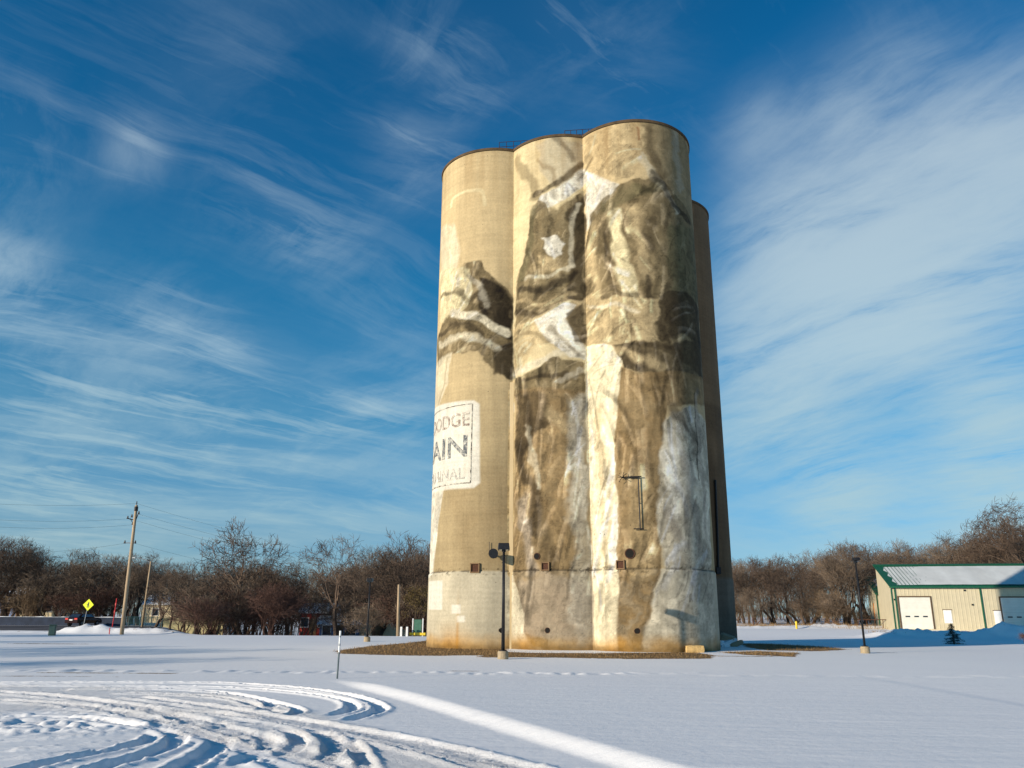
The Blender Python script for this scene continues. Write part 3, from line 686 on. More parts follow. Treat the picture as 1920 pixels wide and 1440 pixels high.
def paint_field(U, z):
    n = len(U); col = np.tile(s2l(TAN), (n, 1))
    # bare concrete: upper wall warm tan, plinth pale grey
    g = fbm(U/2.4, z/5, 4, 11); col *= (.9+.22*g)[:, None]
    lines_ = fbm(U*.15+3, z*2.2, 3, 15); col *= (.93+.12*lines_)[:, None]
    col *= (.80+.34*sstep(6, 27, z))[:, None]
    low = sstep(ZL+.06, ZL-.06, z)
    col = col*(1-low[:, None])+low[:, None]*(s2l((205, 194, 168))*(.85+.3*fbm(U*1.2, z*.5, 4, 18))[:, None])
    acc = np.zeros(n); w1 = fbm(U*.9, z*.9, 4, 23)-.5; w2 = fbm(U*.9+40, z*.9-7, 4, 27)-.5
    brush = fbm(U*2.2+2*w1*4, z*.8+w2*3, 4, 31)
    for op in PAINT:
        if op[0] == 'p':
            _, pts, c, soft, opac, warp = op; q = [inv(*p) for p in pts]; half = 0
        else:
            _, pts, half, c, soft, opac, warp = op; q = [inv(*p) for p in pts]; half /= 2
        us = [a[0] for a in q]; zs = [a[1] for a in q]; pad = half+soft*2+warp
        m = (U > min(us)-pad) & (U < max(us)+pad) & (z > min(zs)-pad) & (z < max(zs)+pad)
        if not m.any(): continue
        u = U[m]+w1[m]*warp*2; v = z[m]+w2[m]*warp*2
        soft *= .55
        if op[0] == 'p': d = poly_sd(u, v, q)
        else: d = seg_dist(u, v, [tuple(p) for p in catmull(q, 4)])[0]-half
        a = (1-sstep(-soft*.6, soft, d))*opac*(.72+.5*brush[m]); a = np.clip(a, 0, 1)[:, None]
        cc = s2l(c)*(.78+.45*brush[m])[:, None]
        col[m] = col[m]*(1-a)+cc*a; acc[m] = np.maximum(acc[m], a[:, 0]*min(1, abs(opac)*1.1))
    # brushwork, creases and wear inside the painted fields
    acc = sstep(.35, .8, acc)
    f1 = fbm(U*.55+z*.22+3.2*w1, z*.30+2.6*w2, 5, 101, .55); f2 = fbm(U*1.5-z*.35+4*w2, z*.5+3*w1, 5, 107, .6); f3 = fbm(U*3.5+3*w1, z*2.2+3*w2, 4, 113, .65)
    shade = 1+.42*(sstep(.28, .72, f1)-.5)+.55*(f2-.5)+.55*(f3-.5)
    cre = np.exp(-((f2-.5)/.018)**2)*.26+np.exp(-((f1-.47)/.012)**2)*.16
    shade = np.clip(shade-cre, .28, 1.5)
    col = brush_strokes(U, z, col, acc)
    col = col*(1-acc[:, None])+acc[:, None]*col*shade[:, None]
    # sign ground on the left bin
    q = [inv(*p) for p in [(812, 762), (888, 752), (898, 758), (899, 905), (888, 914), (812, 921)]]
    lft = min(a[0] for a in q)
    q = [(lft-4.2, q[0][1]), *q[1:5], (lft-4.2, q[5][1])]
    d = poly_sd(U+.05*w1, z+.05*w2, q); a = (1-sstep(-.05, .12, d))*np.clip(.72+.5*fbm(U*2, z*2, 4, 61), 0, 1)*.95
    col = col*(1-a[:, None])+a[:, None]*s2l((236, 230, 214))
    # rust and soil stains rising from the foot of the wall
    st = sstep(1.15, .1, z+.9*(fbm(U*.8, z*.8, 4, 67)-.5)); col = col*(1-.75*st[:, None])+.75*st[:, None]*s2l((188, 142, 66))
    for (px, w, hgt) in [(845, 1.0, 2.0), (858, .10, 4.0), (1150, .8, 1.2), (985, .6, 1.4), (1285, .5, .9)]:
        u0 = inv(px, 1200)[0]; s_ = np.exp(-((U-u0)/w)**2)*sstep(hgt, .0, z); col = col*(1-.6*s_[:, None])+.6*s_[:, None]*s2l((196, 138, 44))
    st = sstep(.5, .1, z+.5*(fbm(U*1.8, z*1.8, 3, 71)-.5)); col *= (1-.45*st)[:, None]
    # whitewashed repair squares
    for pts in ([(806, 1090), (831, 1089), (830, 1143), (805, 1143)], [(848, 1134), (864, 1134), (864, 1150), (848, 1150)], [(858, 1155), (872, 1155), (872, 1166), (858, 1166)]):
        d = poly_sd(U, z, [inv(*p) for p in pts]); a = (1-sstep(-.03, .05, d))*.85; col = col*(1-a[:, None])+a[:, None]*s2l((235, 230, 214))
    # ragged dark joint above the plinth
    jn = np.exp(-((z-ZL-.03*(fbm(U*3, U*0, 3, 75)-.5))/.045)**2)*sstep(.34, .52, fbm(U*2.1, z*2, 4, 79)+.04)
    col = col*(1-.85*jn[:, None])+.85*jn[:, None]*s2l((44, 36, 28))
    pit = (fbm(U*6, z*6, 3, 83) > .66)*sstep(.35, .1, np.abs(z-ZL))*.55; col *= (1-pit)[:, None]
    # water streaks running down from the roof edge
    dr = sstep(6, 0, SH-z)*np.clip(fbm(U*1.6, z*.05, 4, 87)-.45, 0, 1)*1.6; col = col*(1-dr[:, None])+dr[:, None]*s2l((150, 116, 70))
    return np.clip(col, .01, .92)

silos = thing('grain_silo', 'tall cluster of concrete grain silos painted with a sepia mural, on snow', 'silo', (CF[1][0], CF[1][1], 0))
O = np.array([CF[1][0], CF[1][1], 0.0])
def bin_mesh(k, c, front):
    if front:
        ph = np.concatenate([np.linspace(-R_(118), R_(118), 250), np.linspace(R_(118), R_(242), 40)[1:-1]])
        zz = np.concatenate([np.linspace(-.4, SH, 600)])
    else:
        ph = np.linspace(-math.pi, math.pi, 97)[:-1]; zz = np.linspace(-.4, SH, 120)
    PH, ZZ = np.meshgrid(ph, zz); sh_ = PH.shape; PH = PH.ravel(); ZZ = ZZ.ravel()
    r = SR+.05*(ZZ < ZL)-.05*np.exp(-((ZZ-ZL)/.05)**2)+.012*(fbm(PH*3, ZZ*.8, 3, 5+k)-.5)
    x = c[0]+r*(NF[0]*np.cos(PH)+RT[0]*np.sin(PH)); y = c[1]+r*(NF[1]*np.cos(PH)+RT[1]*np.sin(PH))
    idx = np.arange(len(x)).reshape(sh_); nx = np.roll(idx, -1, 1)
    F = np.stack([idx[:-1], nx[:-1], nx[1:], idx[1:]], -1).reshape(-1, 4)
    me = fast_mesh('silo', np.stack([x, y, ZZ], 1)-O, F, M['concrete'], True)
    if front:
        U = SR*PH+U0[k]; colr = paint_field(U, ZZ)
    else:
        colr = np.tile(s2l((134, 108, 80)), (len(x), 1))*(.8+.35*fbm(PH*4, ZZ*.3, 4, 19))[:, None]  # rear bin colour darkened to deepen the shade on its visible side
        low = (ZZ < ZL)[:, None]; colr = np.where(low, s2l((134, 122, 106))*(.85+.25*fbm(PH*6, ZZ, 3, 29))[:, None], colr)
        blk = sstep(.4, .6, fbm(PH*2.2+k, ZZ*.22, 2, 37))[:, None]; colr = colr*(1-.25*blk*(ZZ < 17)[:, None])
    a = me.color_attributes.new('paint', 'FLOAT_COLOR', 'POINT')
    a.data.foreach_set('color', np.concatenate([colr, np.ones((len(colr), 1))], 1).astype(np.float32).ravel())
    return link('silo', me, silos)
BINS = []
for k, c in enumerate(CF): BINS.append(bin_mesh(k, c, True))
for k, c in enumerate(CB): BINS.append(bin_mesh(k+3, c, False))
M['rim'] = mat('stained_roof_edge', lin(84, 68, 48), .9, 0, .35, 2, .5)
for k, c in enumerate(CF+CB):       # roof slab with a dark projecting edge
    b = MB(); n = 72; an = np.linspace(0, 2*np.pi, n, endpoint=False); zt = SH+.10+.004*k; R0 = SR+.07
    ring = lambda r, z: np.stack([c[0]+r*np.cos(an)-O[0], c[1]+r*np.sin(an)-O[1], np.full(n, z)], 1)
    v = np.concatenate([ring(SR-.3, SH-.11), ring(R0, SH-.11), ring(R0+.015, SH+.05), ring(R0-.04, zt), [[c[0]-O[0], c[1]-O[1], zt+.05]]])
    f = [(i+j*n, (i+1) % n+j*n, (i+1) % n+(j+1)*n, i+(j+1)*n) for j in range(3) for i in range(n)]+[(3*n+i, 3*n+(i+1) % n, 4*n) for i in range(n)]
    b.add(v, f); r_ = b.build('roof_slab', M['rim'], BINS[k])
# walls joining the front and back rows
for j, (a, b_) in enumerate([(CF[2], CB[0])]):
    mc = (a+b_)/2; L = 10.75-SR*1.3
    b = MB(); b.box((mc[0]-O[0], mc[1]-O[1], (SH-1.1)/2), (5.0 if j != 1 else 6.0, L+1.6, SH-.9+.01*j), -TH)
    w = b.build('link_wall', mat('link_wall_concrete_%d' % j, lin(104, 86, 66), .92, 0, .2, .8, .6) if j == 0 else bpy.data.materials['link_wall_concrete_0'], silos)
# seams filled with a pale pilaster
for us, top_ in ((0.0, 16.6),):
    p, _ = wall_pt(us+1e-4, 0)
    b = MB(); b.box((p[0]-O[0]-NF[0]*.02, p[1]-O[1]-NF[1]*.02, top_/2-.3), (.26, .26, top_+.3), -TH)
    o_ = b.build('seam_strip', mat('seam_mortar', lin(178, 158, 122), .92, 0, .2, 2, .6, stretch=(1, 1, .1)), silos)
# roof railing
b = MB()
def roof_pt(px, py, Y): p = at(px, py, Y); return p
def rail(c0, a0, a1, r=SR-.35, n=8, h=1.0):
    ps = []
    for i in range(n):
        t = a0+(a1-a0)*i/(n-1); ps.append(np.array([c0[0]+r*math.cos(t)-O[0], c0[1]+r*math.sin(t)-O[1], SH+.1]))
    for p in ps: b.tube([p, p+np.array([0, 0, h])], .025, 6)
    for hh in (.5, 1.0): b.tube([p+np.array([0, 0, h*hh]) for p in ps], .022, 6)
e0 = CF[0]+RT*1.0-NF*0.2; e1 = CF[2]+RT*2.4+NF*.2
def straight(p, q, n, h=.75):
    p = p-NF*.25; q = q-NF*.25
    ps = [np.array([*(p+(q-p)*i/(n-1)-O[:2]), SH+.12]) for i in range(n)]
    for s_ in ps: b.tube([s_-np.array([0, 0, .1]), s_+np.array([0, 0, h])], .022, 6)
    for hh in (.5, 1.0): b.tube([s_+np.array([0, 0, h*hh]) for s_ in ps], .018, 6)
straight(CF[0]+NF*(SR-.55)+RT*1.4, CF[1]+NF*(SR-1.0)-RT*1.6, 5)
b.build('roof_railing', M['rail_dark'], silos); b = MB()
straight(CF[1]+NF*(SR-.75)+RT*1.2, CF[2]+NF*(SR-1.2)-RT*1.8, 6)
b.build('roof_railing', M['rail_dark'], silos); b = MB()
straight(CF[2]+NF*(SR-1.1)+RT*0.9, CF[2]+NF*(SR-2.1)+RT*2.7, 5)
straight(CF[2]+NF*(SR-2.1)+RT*2.7, CF[2]-NF*1+RT*3.0, 4)
b.build('roof_railing', M['rail_dark'], silos)

def on_wall(px, py): p, n = wall_px(px, py); return p-O, n
def port(px, py, r, lamp=False):
    p, n = on_wall(px, py); k = 0 if px < 958 else (1 if px < 1110 else 2)
    b = MB(); b.tube([p-n*.1, p+n*.05], [r*1.18, r*1.18], 20); o = b.build('round_port', M['rust'], BINS[k])
    b = MB(); b.tube([p+n*.03, p+n*.056], [r, r*.98], 20); b.build('round_port_hole', M['dark_hole'], BINS[k])
    if lamp:
        b = MB(); b.tube([p, p+n*.55+np.array([0, 0, -.02])], .06, 8); b.tube([p+n*.35, p+n*.5, p+n*.8+np.array([0, 0, .02])], [.16, .27, .29], 16)
        b.tube([p+np.array([-.25, 0, .1])+n*.1, p+np.array([-.25, 0, .75])+n*.1], .018, 6)
        b.build('floodlight', M['steel_black'], BINS[k])
port(925, 1040, .17, True); port(1007, 1043, .17); port(1181, 1038, .25); port(940, 1182, .15); port(1027, 1182, .14); port(1195, 1183, .15)
def hatch(px, py, s):
    p, n = on_wall(px, py); rz = math.atan2(n[1], n[0])+math.pi/2; k = 0 if px < 958 else (1 if px < 1110 else 2)
    b = MB(); t = .06
    for sx, sy, w, h in ((0, s/2, s+t, t), (0, -s/2, s+t, t), (s/2, 0, t, s-t), (-s/2, 0, t, s-t)):
        c = p+n*.05+np.array([math.cos(rz)*sx, math.sin(rz)*sx, sy]); b.box(c, (w, .14, h), rz)
    fr = b.build('hatch_frame', M['wood_dark'], BINS[k])
    b = MB(); b.box(p+n*.012, (s-.06, .05, s-.06), rz); b.build('wall_hatch', M['rust'], BINS[k])
hatch(891, 1065, .52); hatch(1023, 1062, .44); hatch(1164, 1059, .46)
# pipe bracket on the right bin
b = MB(); U1, z1 = wall_uv(1197, 895); _, z0 = wall_uv(1195, 992)
for (ua, za, ub, zb, r) in ((U1, z1, U1, z0, .035), (U1+.18, z1+.02, U1-.95, z1+.02, .035), (U1-.35, z0, U1+.2, z0, .03), (U1, z1, U1-.5, z1-.0, .05)):
    ps = [wall_pt(ua+(ub-ua)*t, za+(zb-za)*t, .16)[0]-O for t in np.linspace(0, 1, 7)]; b.tube(ps, r, 8)
for uu, zz_ in ((U1, z1), (U1-.45, z1), (U1, z0), (U1, (z0+z1)/2)):
    q, n = wall_pt(uu, zz_); b.tube([q-O, q-O+n*.17], .03, 6)
q0 = wall_pt(U1-.85, z1, .2)[0]-O
for i in range(7):
    a = random.uniform(0, 6.28); rr_ = random.uniform(.2, .42); n = wall_pt(U1-.85, z1)[1]
    t_ = np.array([-n[1], n[0], 0]); e = q0+t_*math.cos(a)*rr_*.8+np.array([0, 0, math.sin(a)*rr_])+n*.1; b.tube([q0, (q0+e)/2+n*.12, e], .018, 5)
b.build('pipe_bracket', M['steel_black'], BINS[2])
# drain pipe on the rear right bin
cb = CB[0]; DD = math.hypot(*cb); azv = math.atan2(cb[0], cb[1])+R_(2.1)
def rear_pt(px, py):
    d = ray(px, py); a = d[0]**2+d[1]**2; bb = -2*(d[0]*cb[0]+d[1]*cb[1]); q = cb[0]**2+cb[1]**2-(SR+.1)**2; D_ = bb*bb-4*a*q
    t = (-bb-math.sqrt(max(D_, 0)))/2/a; return np.array([d[0]*t, d[1]*t, EYE+d[2]*t])-O
b = MB(); ps = [rear_pt(x_, y_) for x_, y_ in ((1341, 900), (1345, 1000), (1347, 1070))]; b.tube(ps, .08, 8); b.box(ps[-1], (.3, .3, .45))
b.build('drain_pipe', M['steel_black'], BINS[3])

# faded lettering on the sign
def stroke_text(txt, Ur, zb, h, material, wx=1.0, right=True):
    cu = bpy.data.curves.new('txt', 'FONT'); cu.body = txt; cu.size = 1.0; cu.offset = .012
    ob = bpy.data.objects.new('txt', cu); COL.objects.link(ob); bpy.context.view_layer.update()
    me = bpy.data.meshes.new_from_object(ob.evaluated_get(bpy.context.evaluated_depsgraph_get()))
    bpy.data.objects.remove(ob)
    bm = bmesh.new(); bm.from_mesh(me); bpy.data.meshes.remove(me)
    xs = [v.co.x for v in bm.verts]; ys = [v.co.y for v in bm.verts]; x1 = max(xs); y0 = min(ys); y1 = max(ys); s = h/(y1-y0)
    for v in bm.verts: v.co = ((v.co.x-x1)*s*wx, (v.co.y-y0)*s, 0)
    lo = min(v.co.x for v in bm.verts); st = .12; x = lo+st
    while x < 0:
        bmesh.ops.bisect_plane(bm, geom=bm.verts[:]+bm.edges[:]+bm.faces[:], plane_co=(x, 0, 0), plane_no=(1, 0, 0)); x += st
    for v in bm.verts:
        p, n = wall_pt(Ur+v.co.x, zb+v.co.y, .022); v.co = Vector(p-O)
    m2 = bpy.data.meshes.new('painted_lettering'); bm.to_mesh(m2); bm.free(); m2.materials.append(material)
    return link('painted_lettering', m2, BINS[0])
def faded(name, rgb, cov=.5):
    m = bpy.data.materials.new(name); m.use_nodes = True; N = NT(m.node_tree); bs = N.n['Principled BSDF']
    g = N.new('ShaderNodeNewGeometry'); n = N.noise(g.outputs['Position'], 3.2, 8, .75)
    N.l.new(N.mix(N.ramp(n, [(cov-.10, 0.0), (cov+.16, 1.0)]), (*rgb, 1), (*lin(226, 220, 202), 1)), bs.inputs['Base Color']); bs.inputs['Roughness'].default_value = .92
    return m
Ur = wall_uv(880, 800)[0]
zt, zb_ = wall_uv(880, 772)[1], wall_uv(880, 798)[1]
stroke_text('FORT DODGE', Ur, zb_, zt-zb_, faded('faded_brown_letters', lin(120, 100, 88), .5), .98)
zt, zb_ = wall_uv(876, 815)[1], wall_uv(876, 856)[1]
stroke_text('GRAIN', wall_uv(876, 830)[0], zb_, zt-zb_, faded('faded_grey_letters', lin(84, 88, 92), .55), 1.22)
zt, zb_ = wall_uv(872, 876)[1], wall_uv(872, 897)[1]
stroke_text('TERMINAL', wall_uv(871, 890)[0], zb_, zt-zb_, faded('faded_pale_letters', lin(130, 126, 122), .45), 1.08)
b = MB()
def wall_strip(U0_, z0_, U1_, z1_, w):
    n = max(2, int(abs(U1_-U0_)/.15)+1); L = math.hypot(U1_-U0_, z1_-z0_); pu, pz = -(z1_-z0_)/L*w/2, (U1_-U0_)/L*w/2
    for i in range(n-1):
        t0, t1 = i/(n-1), (i+1)/(n-1)
        ua, za = U0_+(U1_-U0_)*t0, z0_+(z1_-z0_)*t0; ub, zb2 = U0_+(U1_-U0_)*t1, z0_+(z1_-z0_)*t1
        b.quad(*(wall_pt(uu, zz_, .02)[0]-O for uu, zz_ in ((ua-pu, za-pz), (ub-pu, zb2-pz), (ub+pu, zb2+pz), (ua+pu, za+pz))))
ua, za = wall_uv(886, 757); ub, zb2 = wall_uv(882, 905)
wall_strip(ua, za, ub, zb2, .07); wall_strip(ub, zb2, ub-5.5, zb2, .07); wall_strip(ua, za, ua-5.5, za, .05)
b.build('sign_border', faded('faded_border', lin(60, 54, 48), .5), BINS[0])

# ------------------------------------------------------------------ stones and rubble by the silos
def rock(name, label, cat, loc, size, material, seed, rz=0.0, snowcap=False):
    bm = bmesh.new(); bmesh.ops.create_cube(bm, size=1.0)
    bmesh.ops.subdivide_edges(bm, edges=bm.edges[:], cuts=5, use_grid_fill=True)
    for v in bm.verts:
        c = v.co; L = max(abs(c.x), abs(c.y), abs(c.z)); s = c.normalized()*.62
        c2 = c*.72+s*.28
        k = 1+.14*(vnoise(np.array([c.x*3+seed]), np.array([c.y*3+c.z*2.3]), seed)[0]-.5)+.10*(vnoise(np.array([c.x*9+seed]), np.array([c.y*9+c.z*7]), seed+2)[0]-.5)
        v.co = Vector((c2.x*size[0]*k, c2.y*size[1]*k, (c2.z+.42)*size[2]*k))
    me = bpy.data.meshes.new(name); bm.to_mesh(me); bm.free(); me.materials.append(material)
    o = link(name, me); o.location = loc; o.rotation_euler = (0, 0, rz)
    return tag(o, label, cat)
p = G(1302, 1226); rock('limestone_block', 'rough tan stone block lying in front of the right silo', 'rock', (p[0], p[1], ground_z(p[0], p[1])-.03), (1.0, .55, .42), M['stone'], 3, .1)
p = at(1363, 1208, 55.5)
rk = thing('rubble_heap', 'small snow-dusted heap of broken concrete between front and rear silos', 'rubble', (p[0], 55.5, ground_z(p[0], 55.5)))
for i, (dx, dy, dz, s, rz) in enumerate([(0, 0, 0, (1.3, .8, .5), .4), (.15, .2, .35, (1.0, .6, .4), -.3), (-.45, -.1, .05, (.8, .5, .35), 1.0), (.55, -.2, 0, (.9, .5, .3), .1)]):
    bm = bmesh.new(); bmesh.ops.create_cube(bm, size=1.0); bmesh.ops.bevel(bm, geom=bm.edges[:], offset=.12, segments=2, affect='EDGES')
    me = bpy.data.meshes.new('slab'); bm.to_mesh(me); bm.free(); me.materials.append(M['concrete_pale'] if i % 2 else M['snow_cap'])
    o = link('slab', me, rk); o.location = (dx, dy, dz+.15); o.scale = s; o.rotation_euler = (random.uniform(-.3, .3), random.uniform(-.35, .35), rz)

# ------------------------------------------------------------------ lamp posts
def lamp_post(label, X_, Y_, hgt=5.25, rz=0.0, lean=(0, 0), hs=1.0):
    t = thing('lamp_post', label, 'lamp post', (X_, Y_, ground_z(X_, Y_)), rz, 'black lamp posts around the lot')
    MB().tube([(0, 0, -.2), (0, 0, .32), (0, 0, .36)], [.26, .25, .22], 20).build('footing', M['concrete_pale'], t)
    MB().tube([(0, 0, .34), (0, 0, .40)], [.17, .17], 8).tube([(0, 0, .38), (lean[0], lean[1], hgt-.1)], [.085*hs**.5, .06*hs**.5], 12).build('pole', M['steel_black'], t, True)
    hb = MB(); hb.box((lean[0], lean[1]-.12, hgt+.04), (.58*hs, .9*hs, .30*hs), 0, .88); hb.build('lamp_head', M['steel_black'], t, bevel=.03)
    MB().box((lean[0], lean[1]-.14, hgt-.105), (.44*hs, .7*hs, .03)).build('lens', M['glass'], t)
    MB().tube([(lean[0], lean[1], hgt-.2), (lean[0], lean[1], hgt)], .10, 10).build('collar', M['steel_black'], t)
    return t
p = G(943, 1236); lamp_post('black lamp post standing in front of the silo seam', p[0], p[1], 5.1)
p = G(1623, 1227); lamp_post('slim black lamp post in the snow near the beige shed', p[0], p[1], at(1600, 1052, p[1])[2], hs=.55)
p = G(688, 1203); lamp_post('black lamp post left of the silos against the trees', p[0], p[1], at(695, 1088, p[1])[2], hs=.8)

# ------------------------------------------------------------------ marker stakes, boxes, signs on the left
p = G(632, 1273)
s = thing('marker_stake', 'thin grey stake with a white banded top standing in foreground snow', 'stake', (p[0], p[1], ground_z(p[0], p[1])))
hS = at(633, 1183, p[1])[2]
MB().tube([(0, 0, -.1), (.01, 0, hS*.55)], .028, 10).build('post', mat('grey_green_steel', lin(92, 104, 108), .6, .3, .1, 8, .05), s)
MB().tube([(.01, 0, hS*.55), (.012, 0, hS)], .03, 10).build('reflective_sleeve', M['white'], s)
for za_, zb_2 in ((.68, .73), (.86, .90)): MB().tube([(.01, 0, hS*za_), (.01, 0, hS*zb_2)], .032, 10).build('band', M['steel_grey'], s)

p = G(97, 1192)
s = thing('utility_box', 'small green utility pedestal standing alone in the snow', 'utility box', (p[0], p[1], ground_z(p[0], p[1])), .3)
MB().box((0, 0, .42), (.55, .5, .95)).build('cabinet', M['green_box'], s, bevel=.03)
MB().box((0, 0, .93), (.62, .57, .07)).build('lid', M['green_box'], s, bevel=.015)
MB().box((0, -.262, .45), (.44, .02, .7)).build('door', mat('green_door_enamel', lin(92, 110, 98), .5, 0, .1, 6, .05), s)

def red_marker(label, px, py, Y_, ptop):
    a = at(px, py, Y_); z0_ = ground_z(a[0], Y_); t_ = at(*ptop, Y_); hh = t_[2]-z0_
    s = thing('snow_marker', label, 'marker pole', (a[0], Y_, z0_))
    MB().tube([(0, 0, -.1), (t_[0]-a[0], 0, hh)], .045, 8).build('rod', M['red'], s)
    for f_ in ((.55, .62), (.78, .86)): MB().tube([((t_[0]-a[0])*f_[0], 0, hh*f_[0]), ((t_[0]-a[0])*f_[1], 0, hh*f_[1])], .075, 8).build('reflector', M['pale_red'], s)
red_marker('tall red marker pole left of the wooden utility pole', 210, 1178, 87.5, (219, 1122))
red_marker('short red stake at the foot of the ploughed snow bank', 205, 1188, 83.4, (206, 1177))

a = at(155, 1175, 88.5); zg = ground_z(a[0], 88.5)
s = thing('road_sign', 'yellow diamond road sign with a black symbol above parked car', 'sign', (a[0], 88.5, zg), -.1)
zc = at(166, 1134, 88.5)[2]-zg; dx = at(166, 1134, 88.5)[0]-a[0]
MB().tube([(0, 0, -.1), (dx*.9, .03, zc+.1)], .035, 8).build('post', M['steel_grey'], s)
w = .60
MB().add([(dx, -.02, zc-w), (dx+w, -.02, zc), (dx, -.02, zc+w), (dx-w, -.02, zc), (dx, .01, zc-w), (dx+w, .01, zc), (dx, .01, zc+w), (dx-w, .01, zc)],
         [(0, 1, 2, 3), (7, 6, 5, 4), (0, 4, 5, 1), (1, 5, 6, 2), (2, 6, 7, 3), (3, 7, 4, 0)]).build('panel', M['sign_yellow'], s)
sb = MB()   # walking figure symbol as flat plates
for c_, z_ in (((dx+.02, -.03, zc+.20), (.12, .012, .12)), ((dx, -.03, zc+.03), (.14, .012, .22)), ((dx-.09, -.03, zc-.18), (.07, .012, .24)), ((dx+.08, -.03, zc-.17), (.07, .012, .22)), ((dx-.12, -.032, zc+.06), (.16, .012, .06))): sb.box(c_, z_)
sb.build('symbol', M['steel_black'], s)

# utility pole and cables
pb = G(228, 1190); Yp = pb[1]; tp = at(256, 947, Yp); zg = ground_z(pb[0], Yp)
s = thing('utility_pole', 'tall weathered wooden utility pole leaning slightly by the snow bank', 'utility pole', (pb[0], Yp, zg))
lean = tp[0]-pb[0]; HP = tp[2]-zg
MB().tube([(lean*t, 0, HP*t) for t in (-.03, .25, .5, .75, 1)], [.19, .18, .165, .15, .13], 12).build('pole', M['pole_wood'], s, True)
def pp(py, off=0.0, oy=0.0): z_ = at(250, py, Yp)[2]-zg; return np.array([lean*z_/HP+off, oy, z_])
b = MB(); b.tube([pp(958), pp(950)], .2, 8); b.tube([pp(946), pp(940)], .05, 8); b.build('pole_cap', M['steel_black'], s)
def insul(c): b = MB(); b.tube([c, c+np.array([0, 0, .12]), c+np.array([0, 0, .3])], [.11, .08, .05], 10); return b
arm = MB(); arm.tube([pp(975, -.1), pp(972, -.75)], .05, 8); arm.tube([pp(975, .1), pp(962, .28)], .05, 8); arm.tube([pp(985), pp(972, -.5)], .03, 6); arm.build('crossarm', M['steel_black'], s)
for c in (pp(973, -.75), pp(970, -.35), pp(964, .32), pp(984, -.18), pp(1019, -.75), pp(1019, .3)): insul(c).build('insulator', M['steel_black'], s)
b = MB(); b.tube([pp(1018, -.85), pp(1018, .4)], .045, 8); b.build('bracket', M['steel_grey'], s)
W0 = np.array([pb[0], Yp, zg])
def cable(label, p0, p1, sag, r=.008):
    n = 24; ps = []
    for i in range(n+1):
        t = i/n; p_ = p0*(1-t)+p1*t; p_ = p_-np.array([0, 0, 4*sag*t*(1-t)]); ps.append(p_)
    o = MB().tube(ps, r, 5).build('power_cable', M['wire']); tag(o, label, 'cable', 'overhead cables at the utility pole')
cable('topmost cable running left from the top of the utility pole', W0+pp(944), at(-260, 925, 62), .5)
cable('second cable running left from the pole crossarm', W0+pp(973, -.75), at(-260, 950, 62), .6)
cable('third cable running left just under the second one', W0+pp(984, -.18), at(-260, 962, 63), .7)
cable('lowest cable running left from the middle of the pole', W0+pp(1019, -.75), at(-260, 1030, 62), .7)
far = at(700, 1062, 150)
cable('topmost cable running right from the pole to the trees', W0+pp(944), far+np.array([0, 0, .8]), .6)
cable('second cable running right from the pole to the trees', W0+pp(964, .32), far, .7)
cable('third cable running right from the pole to the trees', W0+pp(976, .1), far-np.array([0, 0, 1.0]), .8)
cable('lowest cable running right from the middle of the pole', W0+pp(1019, .3), far-np.array([0, 0, 4.0]), .8)

# street light behind the utility pole
a = at(272, 1130, 98); t_ = at(283, 1053, 98); zg = ground_z(a[0], 98)
s = thing('street_light', 'pale wooden street light pole with thin arm reaching left', 'street light', (a[0], 98, zg))
hh = t_[2]-zg; ln = t_[0]-a[0]
MB().tube([(0, 0, -.2), (ln, 0, hh)], [.12, .10], 10).build('pole', M['pole_wood'], s, True)
MB().tube([(ln, 0, hh-.1), (ln-.8, 0, hh+.25), (ln-1.9, 0, hh+.45)], .04, 8).build('arm', M['steel_grey'], s)
MB().box((ln-2.15, 0, hh+.45), (.6, .25, .14), 0, .8).build('lamp_head', M['steel_grey'], s)
# wooden post among the trees and a light metal one
a = at(746, 1188, 84); t_ = at(748, 1096, 84); zg = ground_z(a[0], 84)
o = MB().tube([(0, 0, -.2), (t_[0]-a[0], 0, t_[2]-zg)], [.16, .12], 10).build('wooden_post', M['pole_wood'], None, True); o.location = (a[0], 84, zg)
tag(o, 'bare tan wooden post before the trees left of the silos', 'post')
a = at(783, 1182, 84); zg = ground_z(a[0], 84)
s = thing('notice_board', 'small green panel between two white posts beside the silos', 'notice board', (a[0], 84, zg))
MB().box((0, 0, .95), (.75, .08, 1.3)).build('panel', M['green_panel'], s)
for sx in (-.5, .5): MB().box((sx, 0, .8), (.10, .10, 1.8)).build('post', M['white'], s)
MB().box((0, -.1, .22), (1.6, .06, .25)).build('rail', M['yellow'], s)
for i, px in enumerate((752, 763)):
    a = at(px, 1188, 83.2); zg = ground_z(a[0], 83.2)
    o = MB().box((0, 0, .4), (.22, .22, 1.0), 0, .9).build('bollard', M['white'], None, bevel=.02); o.location = (a[0], 83.2, zg)
    tag(o, ['white bollard nearer to the tan wooden post', 'white bollard nearer to the green notice board'][i], 'bollard')
a = at(1494, 1180, 106); zg = ground_z(a[0], 106)
o = MB().tube([(0, 0, -.1), (0, 0, .85), (0, 0, .95)], [.13, .13, .06], 12).build('yellow_post', M['yellow'], None, True); o.location = (a[0], 106, zg)
tag(o, 'short yellow post at the edge of the right wood', 'post')

